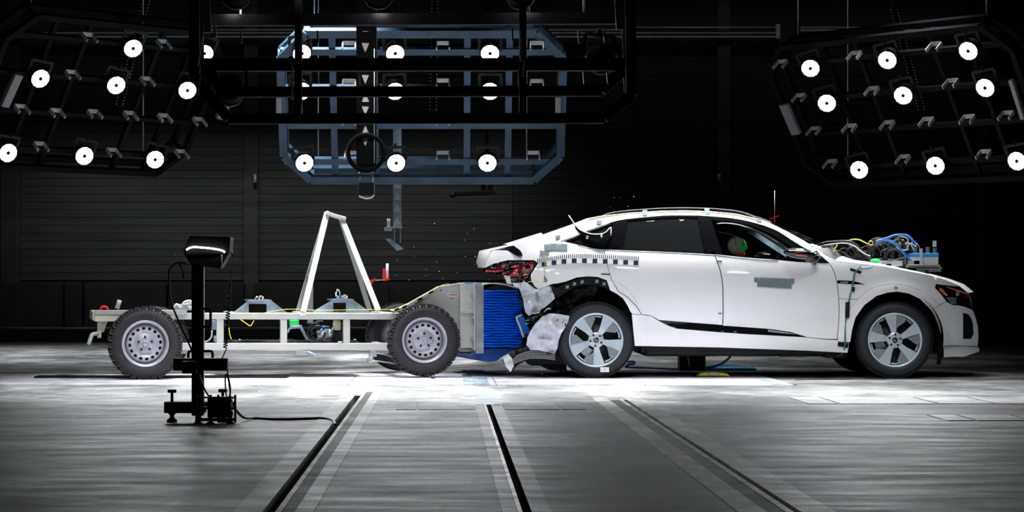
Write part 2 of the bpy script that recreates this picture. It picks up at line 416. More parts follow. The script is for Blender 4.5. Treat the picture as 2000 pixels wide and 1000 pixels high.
# dark seam groove lines along the plates
for a, b_, py in ((-10.4,3.23,752.2),(3.4,6.5,741.5)): flat('floor_joint', a, b_, ydist(py)-.02, ydist(py)+.02, M['rubber'], .006)
# walls
WY = 27.2
wall = MB().bb(X0, X1, WY, WY+.2, 0, 9.0); wall_back = struct('wall_back', wall, M['wallb'], 'black rear hall wall')
OFF[wall_back] = Vector(wall_back.location)
def wx(px): return (px-VX)*(D+WY)/F
def wz(py): return H-(py-VY)*(D+WY)/F
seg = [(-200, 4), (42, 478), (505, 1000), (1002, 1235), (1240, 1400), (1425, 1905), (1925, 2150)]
z = wz(547)
k = 0
while z < 7.4:
    for j, (a, b_) in enumerate(seg):
        if j in (3, 4, 5, 6) and k % 1 == 0 and z > 7: continue
        d = .035+.02*((k*7+j*3) % 3)/2
        MB().bb(wx(a), wx(b_), WY-d, WY, z, z+.158).build('plank', M['wallm'] if j < 3 and z < 4.2 else M['wallb'], wall_back)  # upper planks turn black: the fading light is put into their colour
    z += .168; k += 1
for a, b_ in ((4,42),(478,505),(1400,1425),(1905,1925)):
    MB().bb(wx(a), wx(b_), WY-.16, WY, 0, 8.8).build('pillar', M['wallm'], wall_back)
# low dark bench and boxes at the foot of the wall
for i, (a, b_, t) in enumerate(((-60,130,.93),(135,168,.96),(172,330,.90),(335,480,.93),(500,760,.93),(980,1240,.9),(1910,2100,.92))):
    MB().bb(wx(a), wx(b_), WY-.5-.1*(i % 2), WY-.06, 0, t).build('wall_cladding_box', M['wallb'], wall_back, bevel=.01)
struct('ceiling', MB().bb(X0, X1, Y0, Y1, 9.0, 9.2), M['ceil'], 'black hall ceiling')
struct('wall_left', MB().bb(X0-.2, X0, Y0, Y1, 0, 9), M['wallb'], 'black left hall wall')
struct('wall_right', MB().bb(X1, X1+.2, Y0, Y1, 0, 9), M['wallb'], 'black right hall wall')
# conduits along the back wall
for a, b_, py, r in ((380,1225,61,.022),(0,1512,67,.02),(0,1512,75,.03),(1225,1512,56,.015),(1560,2100,62,.03),(1560,2100,56,.015)):
    MB().cyl((wx(a), WY-.22, wz(py)), (wx(b_), WY-.22, wz(py)), r, 10).build('conduit', M['pipe'], wall_back)
MB().bb(wx(1512), wx(1520), WY-.3, WY-.1, wz(78), wz(50)).build('conduit_end_box', M['pipe'], wall_back)
# ------------------------------------------------------------------ light rigs
def plane_hit(px, py, O, N):
    c = Vector((0, -D, H)); d = Vector(((px-VX)/F, 1, -(py-VY)/F)); t = (O-c).dot(N)/d.dot(N); return c+d*t
def rig(label, O, U, V, N, umin, umax, vmin, vmax, m, cols, rows, ch=.28, tube=.06, depth=.22, hang=True, cross=True):
    """O lamp-plane origin, U along the rows, V down the columns, N where the lamps look"""
    root = thing('light_rig', O, label, 'lighting rig', 'light rigs hung over the crash track')
    Q = lambda u, v, n=0: O+U*u+V*v+N*n
    for lay in (-.06, -depth-.06):
        pts = [(umin+ch, vmin), (umax-ch, vmin), (umax, vmin+ch), (umax, vmax-ch), (umax-ch, vmax), (umin+ch, vmax), (umin, vmax-ch), (umin, vmin+ch)]
        b = MB()
        for i in range(8): b.bar(Q(*pts[i], lay), Q(*pts[(i+1) % 8], lay), tube, tube, N)
        b.build('frame', m, root)
    for p in pts: MB().bar(Q(*p, -.06), Q(*p, -depth-.06), tube*.7).build('spacer', m, root)
    for v in rows: MB().bar(Q(umin, v, -.10), Q(umax, v, -.10), tube*.8, tube*.8, N).build('cross_bar', m, root)
    for u in cols: MB().bar(Q(u, vmin, -.12), Q(u, vmax, -.12), tube*.8, tube*.8, N).build('upright_bar', m, root)
    if hang:
        for u in (umin+.35, umax-.35):
            for v in (vmin, vmax-.1):
                p = Q(u, v, -depth-.06); MB().cyl(p, (p.x, p.y, 9.0), .006, 6).build('hanging_wire', M['pipe'], root)
    return root
def lamp_at(p, N, up, idx, label, group, target, power, ang=58):
    """round LED head: finned housing, rim, lens with dark centre, yoke"""
    a = N.normalized(); r = .094
    t = thing('stage_light', p, label, 'light', group)
    s = up.cross(a).normalized()
    MB().lathe(p-a*.16, a, [(0,0),(.05,0),(.075,.015),(.098,.05),(.098,.13),(.105,.135),(.105,.165),(.098,.166)], 16).build('housing', M['lens_body'], t)
    MB().lathe(p, a, [(.020,0),(r,0),(r,-.004)], 12).build('lens', M['lens'], t)
    MB().lathe(p+a*.002, a, [(0,.004),(.020,.004),(.020,-.004)], 12).build('lens_centre', M['black'], t)
    y = MB(); q = p-a*.08
    y.bar(q+s*.112, q+s*.112+up*.16, .03, .008, a).bar(q-s*.112, q-s*.112+up*.16, .03, .008, a).bar(q-s*.117+up*.16, q+s*.117+up*.16, .03, .008, a)
    y.bar(q+up*.16, q+up*.20-a*.02, .03, .03)
    y.build('yoke', M['black'], t)
    MB().box(p-a*.05+up*.094, (.03,.03,.008)).build('label_plate', M['yellow'], t)
    l = add_light('lamp_beam', 'SPOT', p+a*.02, target, power, size=.08, angle=ang, blend=1.0)
    l.location = a*.02; l.parent = t
    return t
def bracket(root, p, U, N, up):
    b = MB(); b.bar(p-U*.066, p+U*.066, .045, .01, N)
    b.bar(p-U*.066, p-U*.066-up*.02+N*.11, .012, .035, up); b.bar(p+U*.066, p+U*.066-up*.02+N*.11, .012, .035, up)
    b.build('empty_lamp_bracket', M['bracket'], root)
racks = {}
ords = ['first', 'second', 'third']
def mk(name, O, U, V, sideN, lamps, brs, label, m, umin, umax, aim, power, boxes=()):
    target = aim
    U = U.normalized(); V = (V-U*V.dot(U)).normalized(); N = U.cross(V)
    if N.dot(sideN) < 0: N = -N
    up = -V
    root = rig(label, O, U, V, N, umin, umax, -.64, 1.04, m, tube=.085 if name == 'centre' else .06, cols=[-.485*1.9, -.485, .485, .485*1.9], rows=[-.42, 0, .42, .84])
    for px, py, lab in lamps:
        p = plane_hit(px, py, O, N); lamp_at(p+N*.02, (Vector(aim)-p).normalized(), up, 0, lab, 'stage lights on the rigs', target, power)
    for px, py in brs: bracket(root, plane_hit(px, py, O, N), U, N, up)
    for pts in boxes:
        a, b_ = plane_hit(*pts[0], O, N), plane_hit(*pts[1], O, N)
        t = (b_-a); MB().bar(a, b_, pts[2], .05, N).build('control_box', M['boxgrey'], root, bevel=.008)
    racks[name] = root; return root, U, V, N
# left rig
OL = P(225, 165, 24-D)
lamps = [(258,93,'top lit lamp of the left rig, near its right upper part'),(397,103,'lit lamp at the far right top of the left rig, partly behind the black bar'),
         (77,152,'second-row lit lamp of the left rig, leftmost in the row'),(225,165,'second-row lit lamp of the left rig, middle of the row'),(364,175,'second-row lit lamp of the left rig, rightmost in the row'),
         (14,297,'bottom-row lit lamp of the left rig, at the left picture edge'),(163,303,'bottom-row lit lamp of the left rig, middle of the row'),(301,310,'bottom-row lit lamp of the left rig, rightmost in the row')]
brs = [(170,67),(315,80),(137,140),(283,153),(38,207),(107,215),(180,217),(250,220),(317,225),(385,232),(75,280),(217,292),(350,295)]
mk('left', OL, Vector((.65,.72,0)), Vector((-.33,.30,-.73)), Vector((.7,-.6,-.5)), lamps, brs, 'black octagonal light rig hanging at the left', M['rackblack'], -1.5, 1.35, (-.6,-4.6,.0), LAMP_W,
   boxes=(((448,192),(428,232),.10),((36,145),(8,208),.10)))
OR_ = P(1766, 185, 24-D)
rows = {'top': 'top-row', 'second': 'second-row', 'bottom': 'bottom-row'}
lamps = []
for rn, pts in (('top', ((1585,132),(1735,116),(1893,98))), ('second', ((1617,200),(1766,185),(1926,170))), ('bottom', ((1680,330),(1829,322),(1988,313)))):
    for k, (a, b_) in enumerate(pts): lamps.append((a, b_, '%s lit lamp of the right rig, %s in the row' % (rows[rn], ('leftmost','middle','rightmost')[k])))
zb = [(235,262),(615,218),(1025,172),(330,435),(705,400),(1110,360),(405,605),(590,592),(785,575),(985,558),(1195,545),(1395,525),(490,775),(865,750),(1280,725)]
brs = [(1440+a/2.632, 20+b_/2.632) for a, b_ in zb]
mk('right', OR_, Vector((.62,-.75,0)), Vector((.33,.27,-.72)), Vector((-.7,-.6,-.5)), lamps, brs, 'black octagonal light rig hanging at the right', M['rackblack'], -1.72, 1.45, (1.8,-4.6,.0), LAMP_W,
   boxes=(((1531,203),(1556,262),.12),((1975,155),(1999,232),.05)))
# rear centre rig with blue tubes
OB = P(772, 180, 24.4-D)
lamps = []
for rn, y_, xs_ in (('top', 103, (590,772,957)), ('second', 177, (590,772,957)), ('bottom', 317, (595,774,952))):
    for k, a in enumerate(xs_): lamps.append((a, y_, '%s lit lamp of the blue centre rig, %s' % (rows[rn], ('leftmost','middle','rightmost')[k])))
brs = [(682,84),(865,84),(1048,84),(682,158),(865,157),(1048,158),(682,231),(865,231),(865,298),(1041,298),(686,298)]
O2 = plane_hit(822, 180, OB, Vector((0,-.88,-.48)))
mk('centre', O2, Vector((1,0,0)), Vector((0,.48,-.88)), Vector((0,-.88,-.48)), lamps, brs, 'blue tube light rig hanging behind in the centre', M['rackblue'], -1.46, 1.48, (.3,-4.2,.0), LAMP_W*.8,
   boxes=(((545,190),(545,222),.06),((1090,190),(1090,222),.06)))
# near centre rig: black frame turned away from the lens, its lamps shine on the car
ON = Vector(((806-VX)*16.4/F, 16.4-D, 0)); 
ON = P(806, 125, 16.3-D)
Un = Vector((1,0,0)); Vn = Vector((0,-.55,-.83)).normalized(); Nn = Un.cross(Vn)
if Nn.y < 0: Nn = -Nn
rn_ = thing('light_rig', ON, 'black light rig seen from behind, nearest the camera, top centre', 'lighting rig', 'light rigs hung over the crash track')
def nb(name, pts, w, closed=False, m='rackblack'):
    b = MB(); L = len(pts)
    for i in range(L if closed else L-1): b.bar(pts[i], pts[(i+1) % L], w, w)
    return b.build(name, M[m], rn_)
ya_, yb_ = 16.6-D, 15.9-D
nb('frame', [P(388,40,ya_+.3), P(1228,36,ya_+.3)], .082)
nb('frame', [P(388,-60,ya_+.3), P(388,127,ya_), P(440,180,ya_), P(1175,178,ya_), P(1228,128,ya_), P(1222,-60,ya_+.3)], .072)
nb('frame', [P(380,-60,yb_+.3), P(380,150,yb_), P(447,232,yb_), P(1180,231,yb_), P(1233,186,yb_), P(1230,-60,yb_+.3)], .070)
nb('cross_bar', [P(388,127,ya_+.02), P(1225,126,ya_+.02)], .090)
nb('upright_bar', [P(583,-60,ya_+.4), P(583,234,yb_)], .05); nb('upright_bar', [P(1021,-60,ya_+.4), P(1021,234,yb_)], .05)
nb('spacer', [P(388,127,ya_), P(380,150,yb_)], .05); nb('spacer', [P(1228,128,ya_), P(1233,186,yb_)], .05)
for a, b_, c_, d_ in ((398,175,388,470),(580,110,585,25)): pass
for x0_, y0a, x1_, y1a in ((396,72,386,130),(391,152,387,186),(589,60,589,118),(571,128,571,195),(589,196,588,224),(1017,60,1017,118),(1024,118,1022,150),(1013,135,1013,168),(1216,64,1218,112),(1219,152,1221,182)):
    nb('edge_rod', [P(x0_,y0a,yb_-.05), P(x1_,y1a,yb_-.05)], .012, m='whitecab')
for x_, y_ in ((403,0),(1207,-6)):
    MB().bar(P(x_,y_,yb_-.02), P(x_+(3 if x_ < 800 else 4), y_+64, yb_-.02), .05, .04).build('control_box', M['boxgrey'], rn_)
for u in (470, 1140):
    p = P(u, -55, ya_+.4); MB().cyl(p, (p.x, p.y, 9.0), .008, 6).build('hanging_wire', M['pipe'], rn_)
    p = P(u, 40, ya_+.3); MB().cyl(p, (p.x, p.y, 9.0), .008, 6).build('hanging_wire', M['pipe'], rn_)
nl = [(460,-6,'lamp on the near black rig, left at the top picture edge'),(1018,-6,'lamp on the near black rig, right at the top picture edge'),(740,-6,'lamp on the near black rig, top centre beside the mast'),
      (448,182,'lamp on the near black rig, lower left, shining away'),(1178,120,'lamp on the near black rig, lower right, shining away'),(590,-70,'lamp above the picture on the near black rig, second from left'),(860,-70,'lamp above the picture on the near black rig, centre'),(1110,-70,'lamp above the picture on the near black rig, second from right')]
for px, py, lab in nl:
    p = P(px, py, ya_+.12); tgt = Vector((p.x*2.5+1.1, .2, .6))
    lamp_at(p, (tgt-p).normalized(), Vector((0,-.3,1)).normalized(), 0, lab, 'stage lights on the rigs', tgt, FRONT_W, 60)
for px, py in ((420,50),(470,60),(620,60),(1000,55),(1130,60),(1180,60),(620,140),(700,145),(1140,140),(1186,140)):
    a = P(px, py, ya_-.1); MB().bar(a, P(px+1.5, py+24, ya_-.1), .012, .03).build('empty_lamp_bracket', M['bracket'], rn_)
# cable drag chains hanging between rigs (rows of links)
for (x0_, y0a, x1_, y1a, d_, lab) in ((290,-10,233,210,2.6,'black energy chain hanging by the left rig'),(850,-10,846,220,3.4,'black energy chain hanging behind the mast'),(1745,20,1800,220,2.6,'black energy chain hanging by the right rig')):
    A_, B_ = P(x0_, y0a, d_), P(x1_, y1a, d_); t = thing('cable_chain', B_, lab, 'cable chain')
    n_ = 34; b = MB(); c = MB()
    for k in range(n_):
        p = A_.lerp(B_, k/n_); b.box(p, (.10,.05,.036)); 
        for s_ in (-.035, .035): c.box(p+Vector((s_,-.03,0)), (.012,.012,.012))
    b.build('chain_links', M['rackblack'], t)['kind'] = 'stuff'; c.build('link_pin', M['pipe'], t)['kind'] = 'stuff'
    MB().cyl(A_, (A_.x, A_.y, 9.0), .01, 6).build('hanging_wire', M['black'], t)

# ------------------------------------------------------------------ camera mast in the centre
dm = 19.2-D
t = thing('camera_mast', P(715,383,dm), 'black lattice mast hanging in the centre with a small camera box', 'mast')
b = MB(); s_ = (D+dm)/F; wv = 16*s_; dv = .12
zs_ = [P(0, y_, dm).z for y_ in (-80, 335)]
xc = P(715.5, 0, dm).x
for sx in (-1, 1):
    for sy in (0, 1): b.bar((xc+sx*wv, dm+sy*dv, zs_[0]), (xc+sx*wv, dm+sy*dv, zs_[1]), 6.5*s_)
b.build('chord', M['rackblack'], t)
tri = []
for k, (ya1, yb1, dn) in enumerate(((-40,-20,1),(-4,15,0),(22,41,1),(58,62,0),(83,103,1),(119,138,0),(145,164,1),(180,199,0),(206,225,1),(243,262,0),(268,285,1))):
    tri.append([(705.5,ya1),(721.5,ya1),(713.5,yb1)] if dn else [(705.5,yb1),(713.5,ya1),(721.5,yb1)])
sheet([(697,-80),(734,-80),(734,335),(697,335)], lambda a, c: P(a, c, dm-.015), 12, holes=tri, thick=(0,.02,0)).build('lattice_web', M['rackblack'], t)
MB().bb(P(703,0,dm).x, P(728,0,dm).x, dm+.012, dm+.02, P(0,290,dm).z, P(0,60,dm).z).build('inner_plate', M['mast'], t)
MB().bb(P(696,0,dm).x, P(735,0,dm).x, dm-.03, dm+.14, P(0,60,dm).z, P(0,-80,dm).z).build('upper_cover', M['rackblack'], t)
MB().bb(P(699,0,dm).x, P(733,0,dm).x, dm-.03, dm+.14, P(0,322,dm).z, P(0,286,dm).z).build('lower_cover', M['rackblack'], t)
for x_ in (703, 728): MB().cyl(P(x_,318,dm), P(x_,360,dm), .006, 8).build('guide_rod', M['chrome'], t)
MB().cyl(P(731,95,dm-.03), P(731,318,dm-.03), .004, 8).build('edge_rod', M['pipe'], t)
MB().bb(P(700,0,dm).x, P(731,0,dm).x, dm-.02, dm+.12, P(0,383,dm).z, P(0,357,dm).z).build('camera_box', M['black'], t, bevel=.006)
MB().tube([P(701,383,dm-.03), P(708,386,dm-.03), P(716,388,dm-.03), P(726,386,dm-.03), P(730,381,dm-.03)], .006, 8).build('white_bumper', M['whitecab'], t)
MB().tube([P(715+35*math.cos(a*PI/8), 298+35*math.sin(a*PI/8), dm-.08) for a in range(16)], .018, 8, 3, True).build('cable_loop', M['rackblack'], t)
MB().bar((xc, dm+.05, zs_[0]), (xc, dm+.05, 9.0), .08).build('suspension_post', M['rackblack'], t)
# smaller mast far behind and twin cameras on a bar
db = 5.0
t = thing('camera_mast', P(774,490,db), 'far thin mast with white plate and small camera above the trolley', 'mast')
MB().bar(P(776,230,db), P(776,443,db), .10, .06).build('post', M['zinc'], t)
for yy in (350, 372, 396, 420): MB().prism([(769,yy+18),(783,yy+18),(776,yy+2)], lambda a, c: P(a, c, db-.04), (0,.012,0)).build('gusset', M['pipe'], t)
MB().bar(P(764,444,db-.05), P(786,444,db-.05), .012, .12).build('plate', M['pipe'], t)
for x_ in (770, 782): MB().cyl(P(x_,444,db-.05), P(x_,474,db-.05), .006, 6).build('rod', M['pipe'], t)
MB().prism([(752,466),(762,466),(789,486),(775,490)], lambda a, c: P(a, c, db-.06), (0,.02,0)).build('mounting_plate', M['zinc'], t)
MB().cyl(P(759,427,db-.1), P(759,444,db-.1), .02, 10).build('camera_body', M['paper'], t)
MB().bb(P(751,0,db).x, P(766,0,db).x, db-.15, db-.02, P(0,451,db).z, P(0,444,db).z).build('camera_shelf', M['pipe'], t)
MB().bar(P(776,230,db), (P(776,230,db).x, db, 9.0), .05).build('suspension_post', M['rackblack'], t)
t = thing('camera_bar', P(920,385,4), 'perforated bar with two small cameras below the centre lamp', 'camera bar')
MB().bar(P(886,380,4), P(966,377,4), .05, .03).build('bar', M['black'], t)
b = MB()
for k in range(26): b.box(P(890+k*2.9, 377.5, 3.97), (.006,.006,.006)); b.box(P(890+k*2.9, 383, 3.97), (.006,.006,.006))
b.build('perforation_rivets', M['pipe'], t)['kind'] = 'stuff'
for x_ in (944, 957): MB().bb(P(x_-5,0,4).x, P(x_+5,0,4).x, 3.8, 4.0, P(0,374,4).z, P(0,362,4).z).build('camera', M['black'], t, bevel=.004)
MB().box(P(951,360,3.95), (.03,.03,.02)).build('warning_light', M['orange'], t)
MB().bar(P(951,362,4.05), (P(951,0,4.05).x, 4.05, 9.0), .04).build('suspension_post', M['rackblack'], t)
MB().ball(P(884,383,3.95), .035).build('end_camera', M['black'], t)
for x_, lab in ((500, 'small white tube lamp on the wall left of the centre rig'), (1402, 'small grey tube lamp on the wall right of the centre rig')):
    t = thing('tube_sensor', (wx(x_), WY-.24, wz(360)), lab, 'sensor')
    MB().cyl((wx(x_), WY-.24, wz(341)), (wx(x_), WY-.24, wz(358)), .035, 10).build('tube', M['pipe'], t)
    MB().cyl((wx(x_), WY-.24, wz(358)), (wx(x_), WY-.24, wz(368)), .03, 10).build('cap', M['black'], t)
    MB().bar((wx(x_), WY-.24, wz(350)), (wx(x_), WY, wz(350)), .03).build('arm', M['black'], t)

# ------------------------------------------------------------------ the car
YC = 0.975
ZP = [(-.3,.86),(.25,.885),(.34,.915),(.45,.935),(.60,.942),(.72,.958),(.85,.966),(.98,.962),(1.08,.950),(1.16,.930),(1.22,.905),(1.32,.845),(1.45,.765),(1.58,.675),(1.66,.60),(1.75,.48),(2.2,.3)]
def interp(T, x):
    if x <= T[0][0]: return T[0][1]
    for i in range(len(T)-1):
        a, b_ = T[i], T[i+1]
        if x <= b_[0]:
            t = (x-a[0])/(b_[0]-a[0]); p0 = T[max(i-1,0)]; p3 = T[min(i+2,len(T)-1)]
            m1 = (b_[1]-p0[1])/(b_[0]-p0[0])*(b_[0]-a[0]); m2 = (p3[1]-a[1])/(p3[0]-a[0])*(b_[0]-a[0])
            return (2*t**3-3*t*t+1)*a[1]+(t**3-2*t*t+t)*m1+(-2*t**3+3*t*t)*b_[1]+(t**3-t*t)*m2
    return T[-1][1]
WF = (4.41, 0.375); WR = (1.485, 0.375)       # wheel centres x, z
def Wd(x, z):
    W = interp(ZP, z)
    if x > 4.2: W -= .34*((x-4.2)/1.05)**2.3
    if x < 1.15: W -= .10*((1.15-x)/.7)**2
    for cx, cz in (WF, WR):
        r = math.hypot(x-cx, z-cz-.02)
        if r < .9 and z > .1: W += .018*math.exp(-((r-.47)/.075)**2)
    if 1.9 < x < 4.0: W -= .016*math.exp(-((z-.50-.04*(3.9-x)/2)/.07)**2)*min(1, (x-1.9)/.3, (4.0-x)/.3)
    return W
def SD(px, py, inset=0.0):
    Y = 0.0
    for _ in range(4):
        k = (D+Y)/F; x = (px-VX)*k; z = H-(py-VY)*k; Y = YC-Wd(x, z)+inset
    return Vector((x, Y, z))
car = thing('car', (3.0, YC, 0), 'white sloping-roofed car with crushed tail, struck by the trolley, on the right', 'car')
CW = Vector((3.0, YC, 0))
def both(mb, name, m, parent=car, label=None, bevel=0, near_only=False):
    o = mb.build(name, m, parent, label=label, bevel=bevel)
    if not near_only: mirror_mb(mb, YC).build(name, m, parent, label=label, bevel=bevel)
    return o
S = lambda ins=0.0: (lambda a, b_: SD(a, b_, ins))
def circ(cx, cy, r, a0, a1, n, ry=None): return [(cx+r*math.cos(math.radians(a0+(a1-a0)*i/n)), cy-(ry or r)*math.sin(math.radians(a0+(a1-a0)*i/n))) for i in range(n+1)]
# door and wing outlines, traced in picture pixels and laid on the curved side
belt = [(1101,471.6),(1128,478),(1148,484),(1171,487.5),(1180,488.5),(1215,489.5),(1290,492.5),(1396,498),(1456,504),(1520,508),(1560,512),(1601,514),(1619,514)]
gap_fr = c2([(1396,499),(1401,512),(1406.5,528),(1411,552),(1412,575),(1412,620),(1411,650)], 3)
gap_ff = c2([(1619,514),(1626,526),(1630.5,538),(1635,560),(1638,595),(1638,620),(1634.5,662)], 3)
trim = [(1287,625.5),(1405,635),(1505,642.5),(1542,648),(1576,657),(1455,651.5),(1405,648),(1322,641),(1305,635)]
fd = [p for p in belt if 1396 < p[0] < 1619]
def rev(l): return l[::-1]
front_door = [(1397,499.5)]+fd+gap_ff+[(1618,662),(1590,660),(1576,658),(1542,648),(1505,642.5),(1412,635.8)]+rev([(a+1.0, b_) for a, b_ in gap_fr if b_ < 634 and b_ > 500])
both(sheet(front_door, S(), 7), 'front_door', M['paint'])
arc_r = circ(1163,672,77.5,92,2,14,ry=111)
quarter_arch = [(1192,567),(1204,574),(1217,583),(1226,597),(1231,611)]
rear_door = [(1180,489.5),(1215,490.5),(1290,493.5),(1395,499.2)]+[(a-.8, b_) for a, b_ in gap_fr if b_ < 634]+[(1411,634.8),(1405,634.2),(1287,625),(1272,616.5),(1254,614),(1243,597),(1226,580),(1208,568),(1196,548),(1187,520)]
both(sheet(rear_door, S(), 7), 'rear_door', M['paint'])
quarter = [(997,480),(1109,441),(1146,426.5),(1183,420.5),(1194,429.5),(1190,437),(1148,452),(1101,471.6),(1128,478),(1148,484),(1171,487.5),(1179,489.5),(1186,520),(1195,548),(1207,568.8),(1225,581),(1242,598),(1252.5,614),(1235,613),(1231,608)]
quarter += [(1226,597),(1217,583),(1205,574),(1192,567),(1185,547),(1168,541),(1148,539.5),(1126,542),(1105,550),(1092,553),(1077,555),(1066,560),(1052,565),(1045,560),(1038,549),(1036.5,537),(1051,514),(1046,510),(1043,508),(1015,508),(992,508),(964,515),(948,523),(950,512),(957,496),(958,490),(965,488.5),(990,489),(1006,498),(1015,502),(1021,498),(1017,490),(1004,483)]
qn = lambda a, b_: SD(a, b_)+Vector((0, .03*noise.noise(Vector((a*.03, b_*.03, 1)))*max(0, (1060-a)/110), 0))
both(sheet(quarter, qn, 6), 'quarter_panel', M['paint'], label='white rear quarter panel, buckled at its back edge')
fend_arc = [(1661,672),(1663,650),(1671,620),(1688,596),(1712,578),(1733,571.5),(1752,569.5),(1775,573),(1798,584),(1820,607),(1834,637),(1840,660),(1842,676)]
hood_edge = [(1632,508),(1660,512),(1693,516),(1731,521),(1765,528),(1815,537.5),(1845,546),(1872,557),(1891,572)]
fender = [(1590,484),(1597,487),(1612,498)]+hood_edge[:-1]+[(1874,559),(1851,557.5),(1828,554.5),(1826,562),(1838,575),(1850,592),(1836,597),(1820,584),(1800,569)]
fender = [(1590,484),(1597,487),(1612,498)]+hood_edge[:-1]+[(1874,559),(1851,557.5),(1828,554.5),(1826,562),(1838,575),(1848,588),(1833,595.5),(1843,676)]
fender = fender[:-1]+[(1834,597)]+[(1826,612),(1820,607)]+rev(fend_arc[:8+1])
fender = [p for p in fender]
fender = [(1590,484),(1597,487),(1612,498)]+hood_edge[:-1]+[(1874,559),(1851,557.5),(1828,554.5),(1826,562),(1838,575),(1848,589),(1833,596),(1820,606.5),(1798,584),(1775,573),(1752,569.5),(1733,571.5),(1712,578),(1688,596),(1671,620),(1664,645),(1660.5,668),(1637,668),(1636.2,662)]+rev([(a+1.4, b_) for a, b_ in gap_ff if b_ < 658])+[(1602,498),(1596,491)]
both(sheet(fender, S(), 6), 'front_wing', M['paint'])
sill = [(1234,614),(1254,615),(1272,617.5),(1287,627),(1305,636),(1322,642),(1405,649),(1455,652.5),(1576,659),(1590,661),(1618,663.5),(1636,664),(1637,669),(1658,670),(1657,681),(1655,689),(1580,685),(1405,678.5),(1240,675.5),(1237,645)]
both(sheet(sill, S(-.004), 7), 'sill_panel', M['paint'])
both(sheet([(1240,675.5),(1405,678.5),(1580,685),(1655,689),(1655,691),(1580,687.5),(1405,681),(1240,678)], S(.03), 6), 'sill_lower_lip', M['black'])
both(sheet(trim, S(.008), 5), 'lower_door_trim', M['gloss'])
b = sheet([(1500,643.6),(1540,649.5),(1555,653.5),(1500,648)], S(.002), 4); b.build('trim_insert', M['boxgrey'], car)
bumper = [(1843,676),(1840.5,660),(1834,637),(1826,617),(1820,607),(1833,597),(1848,590),(1862,596),(1872,596.5),(1887,600),(1896,604),(1901,608),(1906,622),(1910,639),(1911,660),(1909.5,676),(1913,683),(1912,687),(1896,692),(1883,697),(1862,696.5),(1844,698)]
intake = [(1881,611),(1892,614),(1897,621),(1901,633),(1902,653),(1897,662),(1881,662)]
both(sheet(bumper, S(), 5, holes=[intake]), 'front_bumper', M['paint'])
both(sheet([(a+(a-1890)*.08, b_+(b_-637)*.05) for a, b_ in intake], S(.04), 6), 'air_intake', M['black'])
b = MB().tube([SD(a, b_, -.001) for a, b_ in ((1844,676),(1870,675.5),(1899,676.5),(1909,677))], .003, 6, 3); both(b, 'bumper_seam', M['black'])
# nose across the width
nose = [(1874,559),(1892,572),(1897,584),(1900,600),(1906,622),(1910,639),(1911,660),(1909.5,676),(1913,685),(1896,694)]
st = []
for a, b_ in nose:
    E = SD(a, b_, .01); st.append((E, Vector((E.x+.035, YC, E.z))))
across(st[:2], n=10, yc=YC).build('nose_panel', M['gloss'], car)
across(st[1:6], n=10, yc=YC).build('grille', M['gloss'], car)
across(st[5:], n=10, yc=YC).build('bumper_face', M['paint'], car)
# bonnet
cpy = [493,503,508,514,522,531.5,541,552,566]
st = []
for (a, b_), c_ in zip(hood_edge, cpy):
    E = SD(a, b_, .004); C = P(a+(4 if a > 1850 else 0), c_+4, YC); C.z = max(C.z, E.z+.012); st.append((E, C))
across(st, n=10, yc=YC).build('bonnet', M['paint'], car)
# scuttle, windscreen, roof, rear glass, tailgate
roof_edge = [(1146,426.5),(1183,420.5),(1230,415.5),(1290,412),(1340,411),(1390,413),(1440,418),(1480,428),(1502,436)]
roof_c = [(1150,426),(1183,418),(1230,411),(1290,407.5),(1340,407),(1390,409),(1440,414),(1480,424),(1502,433)]
st = [(SD(a, b_, .003), P(c_, d_, YC)) for (a, b_), (c_, d_) in zip(roof_edge, roof_c)]
across(st, n=10, yc=YC).build('roof_panel', M['black'], car)
apil = [(1502,436),(1540,455),(1571,472),(1592,485)]
st = [(SD(a, b_, .006), P(a+x_, b_-2, YC)) for (a, b_), x_ in zip(apil, (2,12,24,34))]
across(st, n=10, yc=YC).build('windscreen', M['winglass'], car)
st = [(SD(1592,485,.01), P(1626,483,YC)), (SD(1632,508,.01), P(1646,505,YC))]
across(st, n=8, yc=YC).build('scuttle', M['black'], car)
st = [(SD(a, b_, .004), P(a+x_, b_+y_, YC)) for a, b_, x_, y_ in ((1146,426.5,4,0),(1109,441,0,-2),(1060,458,-6,-3),(997,480,-14,-3))]
across(st[:3], n=8, yc=YC).build('rear_window', M['tint'], car)
across(st[2:], n=8, yc=YC).build('tailgate_top', M['paint'], car)
st = [(SD(a, b_, .006), P(a+x_, b_, YC)) for a, b_, x_ in ((997,480,-14),(958,490,-22),(950,512,-20),(948,523,-14))]
across(st, n=8, yc=YC).build('tailgate', M['paint'], car)
